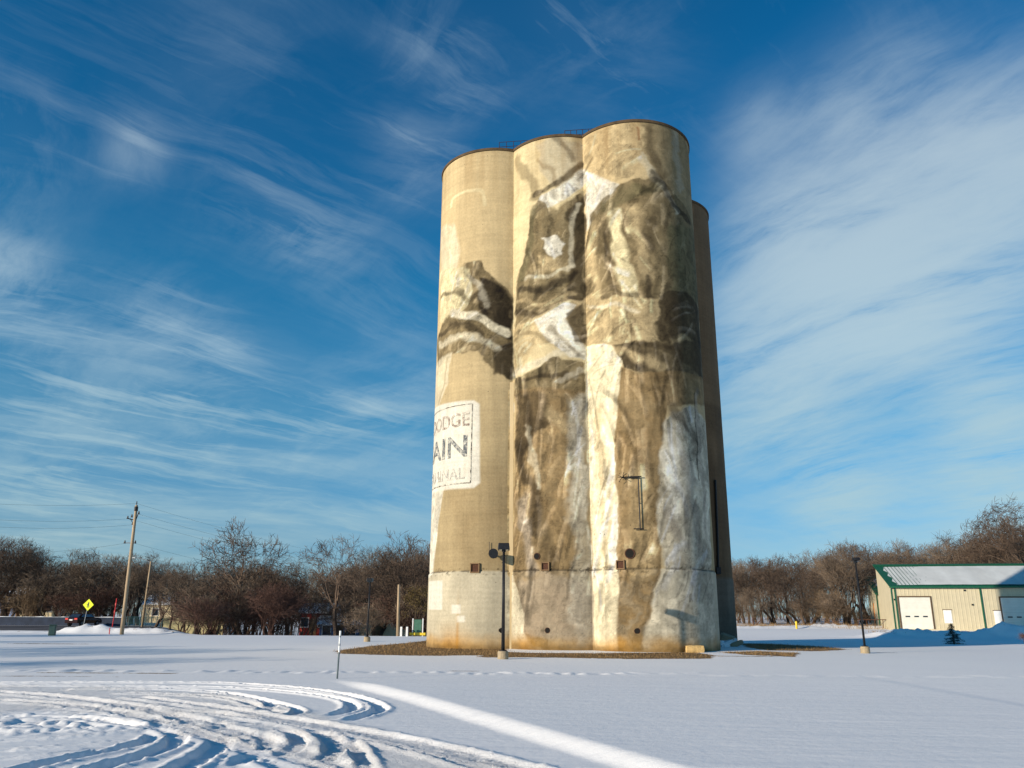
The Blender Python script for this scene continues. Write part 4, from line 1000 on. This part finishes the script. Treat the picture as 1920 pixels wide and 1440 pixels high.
# road barrier, fence, low wall
z105 = .5
pa = at(-220, 1160, 106); pb_ = at(232, 1160, 106)
top = at(100, 1157, 106)[2]
par = thing('road_barrier', 'long dark roadside barrier with snow along its top edge', 'barrier', ((pa[0]+pb_[0])/2, 106, z105))
Lb = pb_[0]-pa[0]
MB().box((0, 0, (top-z105)/2-.1), (Lb, .35, top-z105+.2)).build('wall', M['parapet'], par)
V = []; FF = []; n = 160
for i in range(n+1):
    x_ = -Lb/2+Lb*i/n; hh_ = .02+.12*max(0, float(fbm(np.array([i*.35]), np.array([2.0]), 3, 5)[0])-.3); V += [(x_, -.175, top-z105-.01), (x_, -.15, top-z105+hh_), (x_, .15, top-z105+hh_), (x_, .175, top-z105-.01)]
    if i: q = 4*(i-1); FF += [(q+j, q+j+4, q+j+5, q+j+1) for j in range(3)]
MB().add(V, FF).build('snow_cap', M['snow_cap'], par, True)
a0 = at(232, 1160, 104); a1 = at(305, 1160, 104); zg = .1
fn = thing('mesh_fence', 'teal mesh fence standing behind the wooden utility pole', 'fence', (a0[0], 104, zg))
Lf = a1[0]-a0[0]; Hf = at(260, 1156, 104)[2]-zg
for i in range(8): MB().tube([(Lf*i/7, 0, -.2), (Lf*i/7, 0, Hf)], .04, 8).build('post', M['teal'], fn)
b = MB(); n = 60
for i in range(n): b.tube([(Lf*i/n, 0, .05), (Lf*i/n, 0, Hf-.05)], .018, 4, False)
for zz_ in (.1, Hf/2, Hf-.04): b.tube([(0, 0, zz_), (Lf, 0, zz_)], .025, 5)
b.build('mesh_panel', M['teal'], fn)
a0 = at(302, 1165, 112); a1 = at(420, 1165, 112); zt_ = at(340, 1158, 112)[2]; zb2 = at(340, 1170, 112)[2]
o = MB().box(((a0[0]+a1[0])/2, 112, (zt_+zb2-2)/2), (a1[0]-a0[0], .4, zt_-zb2+2)).build('low_wall', M['cream_rail'])
tag(o, 'long low cream wall beyond the trees right of the fence', 'wall')

# car on the road
def car(px, Y_, rz):
    a = at(px, 1170, Y_); zg = ground_z(a[0], Y_)
    c = thing('parked_car', 'dark red car with lit-looking red rear lights beside the road barrier', 'car', (a[0], Y_, zg), rz)
    prof = [(-2.15, .35), (-2.2, .75), (-2.1, .98), (-1.75, 1.05), (-1.35, 1.42), (-.2, 1.5), (.45, 1.42), (1.0, 1.02), (1.95, .88), (2.2, .65), (2.18, .35)]
    b = MB(); v = []
    for y_, ins in ((-.88, 1), (-.80, 0), (.80, 0), (.88, 1)):
        pass
    ring = lambda w, sh_: [(x_, w*(1 if z_ < 1.0 else .82), z_) for x_, z_ in prof]
    n = len(prof); v = ring(-.88, 0)+ring(.88, 0)
    f = [(i, i+1, i+1+n, i+n) for i in range(n-1)]+[(n-1, 0, n, 2*n-1), tuple(range(n-1, -1, -1)), tuple(range(n, 2*n))]
    b.add(v, f); b.build('body', M['car_dark'], c, bevel=.03)
    for s_ in (-1, 1): MB().add([(-1.5, s_*.80, 1.06), (.75, s_*.80, 1.06), (.3, s_*.735, 1.38), (-1.2, s_*.735, 1.38)], [(0, 1, 2, 3) if s_ < 0 else (3, 2, 1, 0)]).build('side_window', M['glass_blue'], c)
    MB().add([(-1.80, -.66, 1.06), (-1.80, .66, 1.06), (-1.42, .60, 1.38), (-1.42, -.60, 1.38)], [(3, 2, 1, 0)]).build('rear_window', M['glass'], c)
    for s_ in (-1, 1): MB().box((-2.17, s_*.62, .84), (.08, .36, .18)).build('tail_light', M['tail'], c)
    MB().box((-2.22, 0, .72), (.03, .42, .14)).build('number_plate', M['white'], c)
    for x_ in (-1.35, 1.35):
        for s_ in (-.80, .80):
            w = MB().tube([(x_, s_-.1, .33), (x_, s_+.1, .33)], .33, 18).build('wheel', M['rubber'], c)
            MB().tube([(x_, s_-.11, .33), (x_, s_+.11, .33)], .2, 14).build('rim', M['steel_grey'], w)
car(156, 102.5, R_(79))

# houses beyond the lot edge
def house(label, px, Y_, w, d, h, rh, wallm, roofm, rz=0.0, py=None, cat='house', gable_front=False):
    a = at(px, 1170, Y_); zg = ground_z(a[0], Y_)
    if py is not None: zg = at(px, py, Y_)[2]
    t = thing('house', label, cat, (a[0], Y_, zg), rz)
    b = MB(); b.box((0, 0, h/2-1), (w, d, h+2))
    if gable_front: b.add([(-w/2, -d/2, h), (w/2, -d/2, h), (0, -d/2, h+rh), (-w/2, d/2, h), (w/2, d/2, h), (0, d/2, h+rh)], [(0, 1, 2), (5, 4, 3)])
    else: b.add([(-w/2, -d/2, h), (-w/2, d/2, h), (-w/2, 0, h+rh), (w/2, -d/2, h), (w/2, d/2, h), (w/2, 0, h+rh)], [(0, 2, 1), (3, 4, 5)])
    b.build('wall', wallm, t)
    b = MB(); o_ = .35
    if gable_front:
        for s_ in (-1, 1): b.add([(s_*(w/2+o_), -d/2-o_, h-.15), (s_*(w/2+o_), d/2+o_, h-.15), (0, d/2+o_, h+rh+.05), (0, -d/2-o_, h+rh+.05), (s_*(w/2+o_), -d/2-o_, h+.0), (s_*(w/2+o_), d/2+o_, h+.0), (0, d/2+o_, h+rh+.22), (0, -d/2-o_, h+rh+.22)], [(0, 1, 2, 3), (7, 6, 5, 4), (0, 4, 5, 1), (1, 5, 6, 2), (3, 7, 4, 0)])
    else:
        for s_ in (-1, 1): b.add([(-w/2-o_, s_*(d/2+o_), h-.15), (w/2+o_, s_*(d/2+o_), h-.15), (w/2+o_, 0, h+rh+.05), (-w/2-o_, 0, h+rh+.05), (-w/2-o_, s_*(d/2+o_), h), (w/2+o_, s_*(d/2+o_), h), (w/2+o_, 0, h+rh+.22), (-w/2-o_, 0, h+rh+.22)], [(0, 1, 2, 3), (7, 6, 5, 4), (0, 4, 5, 1), (1, 5, 6, 2), (3, 7, 4, 0)])
    rf = b.build('roof', roofm, t)
    MB().box((w*.2, d*.1, h+rh), (.6, .6, 1.4)).build('chimney', M['red_brick'], rf)
    for i, x_ in enumerate((-.32, .32)):
        f_ = MB().box((w*x_, -d/2-.02, h*.55), (1.2, .08, 1.35)).build('window', M['white'], t)
        MB().box((w*x_, -d/2-.05, h*.55), (1.0, .08, 1.15)).build('pane', M['glass'], f_)
    MB().box((0, -d/2-.03, 1.05), (1.0, .08, 2.1)).build('door', M['wood_dark'], t)
    return t
house('cream house with a dark gable roof behind bare trees and barrier', 85, 128, 4.6, 8, 3.2, 1.7, M['house_cream'], M['roof_dark'], .15, 1162, gable_front=True)
house('blue-grey house with snowy roof glimpsed left of the cream gable', 58, 142, 7, 8, 2.9, 1.7, M['house_blue'], M['snow_cap'], 0, 1158)
house('pale house with snow-covered roof behind the low cream wall', 350, 150, 13, 8, 3.0, 1.7, M['house_cream'], M['snow_cap'], 0, 1166)
house('white house with snow roof between tree trunks in the middle distance', 405, 140, 6, 7, 2.8, 1.6, M['house_white'], M['snow_cap'], .1, 1176)
house('cream house closest to the silos seen through the trunks', 703, 116, 7.0, 8, 3.6, 2.2, M['house_cream'], M['roof_dark'], .3, 1190, gable_front=True)
house('low white house with snowy roof behind the black lamp post', 655, 130, 7, 8, 2.6, 1.6, M['house_white'], M['snow_cap'], -.1, 1186)
house('small red-walled store with white front among the trees', 596, 118, 3.8, 4, 3.0, 1.0, M['red_brick'], M['snow_cap'], -.1, 1190, 'store')
house('blue-grey cottage in shade behind the twin trunks', 640, 112, 5.0, 5, 1.8, .8, M['house_blue'], M['snow_cap'], .1, 1196, 'cottage')

# ------------------------------------------------------------------ the beige sheds on the right
def shed(label, near, px_far, Y_, rz, L, eave_py, ridge_py, base_py, depth, doors):
    a = at(near, base_py, Y_); zg = a[2]
    t = thing('metal_shed', label, 'shed', (a[0], Y_, zg), rz)
    he = at(near, eave_py, Y_)[2]-zg
    Yr = Y_+depth*math.cos(rz); hr = at(px_far, ridge_py, Yr)[2]-zg; d = depth
    b = MB(); b.add([(0, 0, -1), (L, 0, -1), (L, d, -1), (0, d, -1), (0, 0, he), (L, 0, he), (L, d, hr), (0, d, hr)], [(0, 1, 5, 4), (1, 2, 6, 5), (2, 3, 7, 6), (3, 0, 4, 7), (4, 5, 6, 7)])
    b.build('wall', M['shed_wall'], t)
    sl = np.array([0, d, hr-he]); sl = sl/np.linalg.norm(sl); nn = np.array([0, -sl[2], sl[1]]); SL = math.hypot(d, hr-he)
    def P_(x_, s_, o_): return np.array([x_, 0, he])+sl*s_+nn*o_
    def slab(b, x0, x1, s0, s1, o0, o1):
        v = [P_(x0, s0, o0), P_(x1, s0, o0), P_(x1, s1, o0), P_(x0, s1, o0), P_(x0, s0, o1), P_(x1, s0, o1), P_(x1, s1, o1), P_(x0, s1, o1)]
        b.add(v, [(0, 3, 2, 1), (4, 5, 6, 7), (0, 1, 5, 4), (1, 2, 6, 5), (2, 3, 7, 6), (3, 0, 4, 7)])
    b = MB(); slab(b, -.25, L+.2, -.3, SL+.15, .01, .09)
    x_ = 0
    while x_ < L: slab(b, x_-.03, x_+.03, -.28, SL+.1, .085, .135); x_ += .45
    slab(b, -.28, L+.2, SL-.15, SL+.25, .09, .20)
    rf = b.build('roof', M['shed_green'], t)
    b = MB(); n1 = 40; n2 = 10
    # snow lying on the roof, thin at the gable edge
    V = []; FF = []
    for i in range(n1+1):
        for j in range(n2+1):
            x_ = .75+(L-.75)*(i/n1)**1.5; s_ = .12+(SL-.75)*j/n2
            V.append(P_(x_+.25*math.sin(j*2.1)*(i == 0), s_, .100+.045*min(1, x_/7)+.02*random.random()*(x_ > 3)))
    for i in range(n1):
        for j in range(n2): q = i*(n2+1)+j; FF.append((q, q+n2+1, q+n2+2, q+1))
    b.add(V, FF); b.build('roof_snow', M['roof_frost'], rf)
    b = MB(); b.box((L/2, -.33, he-.13), (L+.5, .14, .20)); b.build('gutter', M['shed_green'], t)
    b = MB(); b.box((-.03, -.03, he/2-.3), (.12, .12, he+.1)); b.build('corner_trim', M['shed_green'], t)
    for x_ in (.35,)+tuple(doors.get('pipes', ())): MB().box((x_, -.10, he/2-.15), (.13, .13, he-.1)).build('downspout', M['shed_green'], t)
    for (x0, x1, z1_) in doors.get('big', ()):
        fr = MB(); fr.box(((x0+x1)/2, -.04, z1_+.06), (x1-x0+.3, .12, .14)); fr.box((x0-.08, -.04, z1_/2), (.14, .12, z1_)); fr.box((x1+.08, -.04, z1_/2), (.14, .12, z1_))
        dr = MB().box(((x0+x1)/2, -.012, z1_/2), (x1-x0, .05, z1_)).build('overhead_door', M['door_white'], t)
        fr.build('frame', mat('bronze_door_frame', lin(90, 70, 50), .6, .1, .1, 5, .05), dr)
        for i in range(3): MB().box((x0+(x1-x0)*(.22+.28*i), -.045, z1_*.39), ((x1-x0)*.15, .03, .16)).build('window', M['glass'], dr)
    for (x0, x1, z0_, z1_) in doors.get('small', ()):
        dr = MB().box(((x0+x1)/2, -.02, (z0_+z1_)/2), (x1-x0, .07, z1_-z0_)).build('door', M['white'], t)
        MB().box(((x0+x1)/2, -.03, z1_+.04), (x1-x0+.2, .1, .08)).build('frame', bpy.data.materials['bronze_door_frame'], dr)
        MB().tube([(x1-.15, -.10, 1.0), (x1-.15, -.06, 1.0)], .04, 8).build('handle', M['steel_grey'], dr)
    b = MB()
    for (x_, z_) in doors.get('vents', ()): b.box((x_, -.06, z_), (.22, .08, .18))
    if b.n: b.build('wall_light', M['steel_black'], t)
    return t, he, hr, zg
YS = 104.0; RZ = R_(-12)
def sx(px): # distance along the facade for a photo column
    a = at(1680, 1178, YS); d = ray(px, 1178); c, s_ = math.cos(RZ), math.sin(RZ)
    # solve a + L*(c,s) = t*d
    A = np.array([[c, -d[0]], [s_, -d[1]]]); r = np.linalg.solve(A, np.array([-a[0], -a[1]])); return float(r[0])
mpp = YS/1565
shed('long beige metal shed with snowy green-trimmed roof and white doors', 1680, 1655, YS, RZ, 26, 1099, 1062, 1179, 7.5,
     dict(big=[(sx(1692), sx(1751), 57*mpp), (sx(1884), sx(1945), 57*mpp*.99)], small=[(sx(1773), sx(1788), .7, 2.25), (sx(1868), sx(1882), 0, 2.2)], pipes=(sx(1848),), vents=((sx(1819), 4.6), (sx(1830), 2.9), (sx(1684)+.0, 3.5))))
t2, he2, hr2, zg2 = shed('lower beige shed annex peeking out behind the long metal shed', 1650, 1633, 117, RZ, 12, 1112, 1084, 1172, 5.5, dict())
MB().box((-.03, 2.6, 1.6), (.06, .35, 2.8)).build('rust_streaked_panel', mat('orange_rust_panel', lin(190, 120, 60), .8, 0, .3, 3, .1), t2)
a = at(1610, 1168, 112); a2 = at(1672, 1172, 108)
s = thing('pipe_rail', 'low rusty pipe rail running from the wood to shed', 'rail', (a[0], 112, ground_z(a[0], 112)))
dx, dy = a2[0]-a[0], -4; MB().tube([(0, 0, .75), (dx, dy, .75)], .05, 8).build('rail', M['rust'], s)
for i in range(5): MB().tube([(dx*i/4, dy*i/4, -.3), (dx*i/4, dy*i/4, .75)], .045, 8).build('post', M['rust'], s)

# ------------------------------------------------------------------ trees
def grow_tree(seed, height, trunk_frac=.28, spread=.62, levels=6, kids=3, r0=.20, up=.15, jitter=.25, min_r=.011, droop=0.0, multi=1, crown_w=1.0, wid=.42):
    """segments (p0, p1, r0, r1, level) of a bare tree kept inside a rounded crown"""
    rs = np.random.default_rng(seed); segs = []; H = height*1.0
    lob = rs.uniform(0, 6.28, 3)
    def room(p):                            # < 1 inside the crown envelope
        a = math.atan2(p[1], p[0]); k = 1+.16*math.sin(2*a+lob[0])+.12*math.sin(3*a+lob[1])+.10*math.sin(5*p[2]/H*3+lob[2])
        zc = (p[2]/H-.60)/(.40 if p[2] > .6*H else .34); return math.hypot(math.hypot(p[0], p[1])/(wid*H*k), zc)
    def rnd(v, ang):
        a = rs.normal(size=3); a -= a@v*v; a /= np.linalg.norm(a)+1e-9
        d = v*math.cos(ang)+a*math.sin(ang); return d/np.linalg.norm(d)
    LEN = [trunk_frac, .21, .165, .125, .095, .07, .052, .04]
    def branch(p, d, L, r, lv):
        n = 4 if lv < 3 else (3 if lv < 5 else 2); q = p.copy(); dd = d.copy(); pts = []
        for i in range(n):
            dd = rnd(dd, rs.uniform(.08, jitter)); dd = dd+np.array([0, 0, up*(1-.75*lv/levels)-droop])*.5; dd /= np.linalg.norm(dd)
            rm = room(q)
            if rm > .8 and lv > 0: dd = dd+np.array([-q[0], -q[1], (.6*H-q[2])*.8])/H*min(2.2, 2.5*(rm-.75)); dd /= np.linalg.norm(dd)      # bend back into the crown
            q2 = q+dd*L/n; ra = r*(1-.34*i/n); rb = r*(1-.34*(i+1)/n); segs.append((q, q2, ra, rb, lv)); q = q2; pts.append((q, dd.copy(), rb))
        if lv >= levels: return
        nk = kids+(1 if rs.random() < .22 else 0)
        for i in range(nk):
            end = i < 2
            (b0, bd, br) = pts[-1] if end else pts[rs.integers(0 if lv else 2, len(pts))]
            ang = rs.uniform(.25, spread) if end else rs.uniform(.5, spread+.45)
            nd = rnd(bd, ang); nd[:2] *= crown_w; nd /= np.linalg.norm(nd)
            branch(b0, nd, H*LEN[lv+1]*rs.uniform(.7, 1.25), max(br*rs.uniform(.5, .74), min_r), lv+1)
    for m in range(multi):
        d0 = rnd(np.array([0, 0, 1.]), rs.uniform(0, .08 if multi == 1 else .4)); off = np.array([*(rs.normal(size=2)*.15*(multi > 1)), -.3])
        branch(off, d0, height*trunk_frac, r0, 0)
    zt = max(s_[1][2] for s_ in segs); k = height/zt
    return [(a*k, b_*k, ra, rb, lv) for a, b_, ra, rb, lv in segs]
def seg_mesh(name, segs, material, k=3):
    A = np.array([s_[0] for s_ in segs]); B = np.array([s_[1] for s_ in segs]); ra = np.array([s_[2] for s_ in segs]); rb = np.array([s_[3] for s_ in segs])
    T = B-A; T /= np.linalg.norm(T, axis=1)[:, None]+1e-9
    ref = np.where(np.abs(T[:, 2:3]) < .9, np.array([[0, 0, 1.]]), np.array([[1., 0, 0]]))
    Uv = np.cross(T, ref); Uv /= np.linalg.norm(Uv, axis=1)[:, None]; Wv = np.cross(T, Uv)
    an = np.linspace(0, 2*np.pi, k, endpoint=False); n = len(segs)
    ring = lambda C_, r: C_[:, None, :]+r[:, None, None]*(np.cos(an)[None, :, None]*Uv[:, None, :]+np.sin(an)[None, :, None]*Wv[:, None, :])
    V = np.concatenate([ring(A, ra), ring(B, rb)], 1).reshape(-1, 3)
    base = (np.arange(n)*2*k)[:, None, None]; j = np.arange(k)
    Fq = np.stack([j, (j+1) % k, (j+1) % k+k, j+k], -1)[None]+base
    return fast_mesh(name, V, Fq.reshape(-1, 4), material)
def tree_proto(name, segs, m_trunk, m_crown, split=1, extra=None):
    tr = [s_ for s_ in segs if s_[4] < split]; cr = [s_ for s_ in segs if s_[4] >= split]
    return (seg_mesh('trunk', tr, m_trunk, 8), seg_mesh('crown', cr, m_crown, 3))
PROTO = {}
for i in range(5): PROTO['oak%d' % i] = (tree_proto('oak', grow_tree(10+i, 10, .26, .70, 6, 3, .24, .06, .36, .013, wid=.46), M['bark_dark'], M['bark'] if i % 2 else M['bark_dark']), 10)
for i in range(3): PROTO['tall%d' % i] = (tree_proto('tall', grow_tree(30+i, 12, .36, .55, 6, 3, .23, .14, .30, .013, crown_w=.85, wid=.30), M['bark_dark'], M['bark']), 12)
for i in range(3): PROTO['bush%d' % i] = (tree_proto('bush', grow_tree(50+i, 5.5, .22, .75, 5, 3, .07, .10, .38, .011, multi=4, wid=.62), M['bark_red'], [M['bark_red'], M['bark'], M['bark_tan']][i]), 5.5)
PROTO['open0'] = (tree_proto('open', grow_tree(72, 14, .36, .85, 6, 3, .34, .04, .40, .020, wid=.46), M['bark_dark'], M['bark_dark']), 14)
PROTO['open1'] = (tree_proto('open', grow_tree(75, 14, .40, .80, 6, 3, .30, .06, .38, .018, wid=.44), M['bark_dark'], M['bark_dark']), 14)
PROTO['edge0'] = (tree_proto('edge', grow_tree(83, 12, .30, .70, 6, 3, .30, .08, .36, .016, wid=.42), M['bark_dark'], M['bark_dark']), 12)
PROTO['edge1'] = (tree_proto('edge', grow_tree(88, 12, .38, .62, 6, 3, .28, .10, .34, .016, wid=.36), M['bark_dark'], M['bark_dark']), 12)
print('segments', {k: len(v[0][1].polygons)//3 for k, v in PROTO.items()})
def dense_tree(seed):
    segs = grow_tree(seed, 9, .22, .6, 6, 3, .2, .1, .3, .013); return segs
FIRST = {}
def put_tree(kind, x, y, h, label, group, name='bare_tree', cat='tree', zoff=0.0, wide=1.0):
    (tm, cm), h0 = PROTO[kind]; z = ground_z(x, y)+zoff; s_ = h/h0
    t = thing(name, label, cat, (x, y, z), random.uniform(0, 6.28), group); t.scale = (s_*wide, s_*wide, s_)
    link('trunk', tm, t); link('crown', cm, t)
    return t
def tree_px(kind, px, Y_, top_py, label, group=None, wide=1.0, **kw):
    a = at(px, top_py, Y_); z = ground_z(a[0], Y_); return put_tree(kind, a[0], Y_, a[2]-z, label, group, wide=wide, **kw)
# --- the ones one can pick out on the left
tree_px('open0', 492, 97, 968, 'tall open-crowned bare tree rising above the middle of left treeline', wide=.95)
tree_px('edge1', 640, 92, 998, 'tall slender bare tree with forked trunk right of the marker stake', wide=1.0)
tree_px('edge0', 765, 92, 986, 'large bare tree rising beside the left edge of the silos', wide=1.0)
tree_px('tall1', 715, 96, 1018, 'bare tree standing just behind the left black lamp post', wide=1.0)
tree_px('edge0', 25, 110, 998, 'broad bare tree at the far left edge of the photo', wide=1.1)
tree_px('open1', 1915, 118, 925, 'tallest bare tree at the far right edge above the shed', wide=.8)
tree_px('oak2', 1850, 124, 985, 'tall bare tree above the right end of the shed roof', wide=1.0)
tree_px('tall0', 1570, 118, 1022, 'bare tree with forked crown rising left of the shed gable', wide=1.2)
GL = 'bare trees in the left treeline'; GR = 'bare trees in the wood on the right'; GB = 'brushy thicket shrubs under the left treeline'; GC = 'brushy shrubs at the foot of the right wood'
def skyline(px, table):
    for (x0, y0), (x1, y1) in zip(table[:-1], table[1:]):
        if x0 <= px <= x1: return y0+(y1-y0)*(px-x0)/(x1-x0)
    return table[-1][1]
LS = [(-200, 1000), (0, 1005), (60, 1010), (90, 1035), (200, 1030), (300, 1040), (420, 1055), (480, 1040), (560, 1062), (620, 1045), (700, 1030), (830, 1012), (1400, 1040)]
RS = [(1300, 1048), (1400, 1038), (1480, 1034), (1560, 1014), (1620, 1014), (1700, 1016), (1760, 1002), (1820, 996), (1870, 990), (1920, 955), (2100, 940)]
kinds = ['oak0', 'oak1', 'oak2', 'oak3', 'oak4', 'tall0', 'tall1', 'tall2', 'edge0', 'edge1']
for row, (Y0, step, dpy) in enumerate(((94, 46, 26), (102, 38, 12), (112, 34, 4), (124, 34, 0))):
    px = -90+row*13
    while px < 860:
        x_ = px+random.uniform(-14, 14); y_ = Y0+random.uniform(-3, 4)
        if (row == 0 and (x_ < 330 or random.random() < .25)) or (row < 2 and 560 < x_ < 750 and random.random() < .6): px += step; continue
        if row == 1 and x_ < 300: y_ += 8
        tree_px(random.choice(kinds), x_, y_, skyline(x_, LS)+dpy+random.uniform(-10, 18), 'leafless brown tree in the dense treeline left of the silos', GL, wide=random.uniform(.9, 1.25))
        px += step
for row, (Y0, step, dpy) in enumerate(((117, 36, 16), (124, 34, 6), (134, 34, 0))):
    px = 1330+row*11
    while px < 2010:
        x_ = px+random.uniform(-12, 12); y_ = Y0+random.uniform(-2, 4)
        if x_ > 1600: y_ += 6
        tree_px(random.choice(kinds), x_, y_, skyline(x_, RS)+dpy+random.uniform(-8, 12), 'leafless brown tree in the dense wood right of the silos', GR, wide=random.uniform(.9, 1.2))
        px += step
for i in range(21):
    px = random.choice([random.uniform(250, 590), random.uniform(760, 830)]) if i < 19 else random.uniform(590, 760); Y_ = random.uniform(88, 104)
    tree_px(random.choice(['bush0', 'bush1', 'bush0']), px, Y_, random.uniform(1080, 1130), 'reddish brown leafless shrub in the thicket left of the silos', GB, name='bare_shrub', cat='shrub', wide=random.uniform(1.0, 1.5))
for i in range(18):
    px = random.uniform(-60, 260); Y_ = random.uniform(108, 118)
    tree_px(random.choice(['bush1', 'bush2', 'bush0']), px, Y_, random.uniform(1088, 1128), 'leafless shrub behind the dark road barrier on the left', 'shrubs behind the road barrier', name='bare_shrub', cat='shrub', wide=1.4)
for i in range(34):
    px = random.uniform(1350, 1960); Y_ = random.uniform(115, 126)
    tree_px(random.choice(['bush1', 'bush2', 'bush2']), px, Y_, random.uniform(1095, 1140), 'leafless shrub at the foot of the wood on the right', GC, name='bare_shrub', cat='shrub', wide=1.3)
# trees outside the frame on the left: they throw the long soft shadows over the lot
for (x_, y_, h_) in ((-40, 19, 10), (-47, 25, 12), (-52, 31, 10), (-44, 16, 9), (-62, 40, 12), (-72, 55, 12), (-68, 60, 11), (-55, 23, 12)):
    put_tree(random.choice(kinds), x_, y_, h_, 'leafless tree beside the lot beyond the left edge of photo', 'trees beside the lot')
# tree holding its dry dark leaves beside the silo
def leafy(px, Y_, top_py):
    a = at(px, top_py, Y_); z = ground_z(a[0], Y_); h = a[2]-z; segs = grow_tree(91, h, .2, .6, 6, 3, .2, .1, .3, .012)
    t = thing('oak_tree', 'dark oak keeping its dry leaves right beside the silos', 'tree', (a[0], Y_, z))
    link('trunk', seg_mesh('trunk', [s_ for s_ in segs if s_[4] < 1], M['bark_dark'], 8), t)
    cr = link('crown', seg_mesh('crown', [s_ for s_ in segs if s_[4] >= 1], M['bark_dark'], 3), t)
    ends = np.array([s_[1] for s_ in segs if s_[4] >= 5 and s_[1][2] < h*.8]); rs = np.random.default_rng(4)
    P = np.repeat(ends, 2, 0)+rs.normal(size=(len(ends)*2, 3))*.16; n = len(P)
    a1 = rs.normal(size=(n, 3)); a1 /= np.linalg.norm(a1, axis=1)[:, None]; a2 = np.cross(a1, rs.normal(size=(n, 3))); a2 /= np.linalg.norm(a2, axis=1)[:, None]
    V = np.stack([P-a1*.07, P+a2*.045, P+a1*.07, P-a2*.045], 1).reshape(-1, 3)
    link('foliage', fast_mesh('foliage', V, np.arange(4*n).reshape(-1, 4), M['rust_leaf']), t)
leafy(788, 88, 1078)
leafy_tags = None
# far woodland that reads as one mass
segs_all = []
rs = np.random.default_rng(5)
small = [grow_tree(200+i, 1.0, .28, .65, 4, 3, .016, .1, .3, .0024) for i in range(5)]
SM = [(np.array([s_[0] for s_ in S]), np.array([s_[1] for s_ in S]), np.array([s_[2] for s_ in S]), np.array([s_[3] for s_ in S])) for S in small]
def far_wood(pxs, Ys, sky, drop, label):
    A = []; B = []; ra = []; rb = []
    for px, Y_ in zip(pxs, Ys):
        top = at(px, skyline(px, sky)+drop+rs.uniform(0, 30), Y_); z = ground_z(top[0], Y_); h = max(4, top[2]-z)
        a, b_, r1, r2 = SM[rs.integers(0, 5)]; an = rs.uniform(0, 6.28); c, s_ = math.cos(an), math.sin(an); Rm = np.array([[c, -s_, 0], [s_, c, 0], [0, 0, 1]])*h
        o_ = np.array([top[0], Y_, z]); A.append(a@Rm.T+o_); B.append(b_@Rm.T+o_); ra.append(r1*h); rb.append(r2*h)
    A = np.concatenate(A); B = np.concatenate(B); ra = np.concatenate(ra); rb = np.concatenate(rb)
    segs = list(zip(A, B, ra, rb)); o = link('woodland', seg_mesh('woodland', segs, M['bark'], 3)); tag(o, label, 'woodland', kind='stuff')
n = 190; far_wood(rs.uniform(-150, 850, n), rs.uniform(134, 185, n), LS, 12, 'far leafless woodland behind the houses left of the silos')
n = 130; far_wood(rs.uniform(1320, 2050, n), rs.uniform(142, 185, n), RS, 10, 'far leafless woodland behind the shed on the right')

# small spruce before the shed
def spruce(px, Y_, top_py, base_py):
    a = at(px, base_py, Y_); tz = at(px, top_py, Y_)[2]; z = ground_z(a[0], Y_); h = tz-z
    t = thing('young_spruce', 'small sparse dark spruce in the blue shade before the shed', 'tree', (a[0], Y_, z))
    MB().tube([(0, 0, -.2), (0, 0, h*.5), (0, 0, h)], [.07, .045, .01], 8).build('trunk', M['bark_dark'], t)
    rs = np.random.default_rng(8); segs = []
    for lvl in range(13):
        f = lvl/12; zz_ = h*(.06+.86*f); R0 = h*(.46*(1-f)**.85+.06)*(.6+.8*rs.random() if lvl % 3 else 1.1)
        for j in range(7):
            an = rs.uniform(0, 6.28); L = R0*rs.uniform(.65, 1.05); d = np.array([math.cos(an), math.sin(an), rs.uniform(-.22, .05)]); p0 = np.array([0, 0, zz_]); p1 = p0+d*L
            segs.append((p0, p1, .018, .008, 1))
            m = int(14*L/.5)+6
            for q in range(m):
                tt = rs.uniform(.15, 1); c = p0+d*L*tt; e = rs.normal(size=3)*np.array([1, 1, .6]); e /= np.linalg.norm(e); segs.append((c, c+e*rs.uniform(.08, .2), .011, .004, 2))
    link('crown', seg_mesh('crown', segs, M['needles'], 3), t)
spruce(1789, 68, 1168, 1212)
a = at(1917, 1208, 66); put_tree('bush0', a[0]+.3, 66, 1.0, 'small leafless shrub at right edge of the shaded snow', None, 'bare_shrub', 'shrub')
# dead weeds on the snow banks
def weeds(label, lst):
    P = []
    for px, py, Y_, n, rx, ry in lst:
        a = at(px, py, Y_); x = a[0]+rs.normal(size=n)*rx; y = Y_+rs.normal(size=n)*ry; P.append(np.stack([x, y, base_height(x, y)], 1))
    o = link('dry_weeds', blades('dry_weeds', np.concatenate(P), .15, .55, .035, M['dry_grass'])); tag(o, label, 'weeds', kind='stuff')
weeds('dry brown weeds along the foot of the right wood', [(1400, 1180, 113, 500, 3, 2), (1480, 1178, 113, 700, 4, 2), (1560, 1176, 114, 700, 4, 2), (1640, 1176, 110, 500, 3, 2), (1650, 1185, 96, 80, .8, .5)])

print('objects', len(bpy.data.objects))
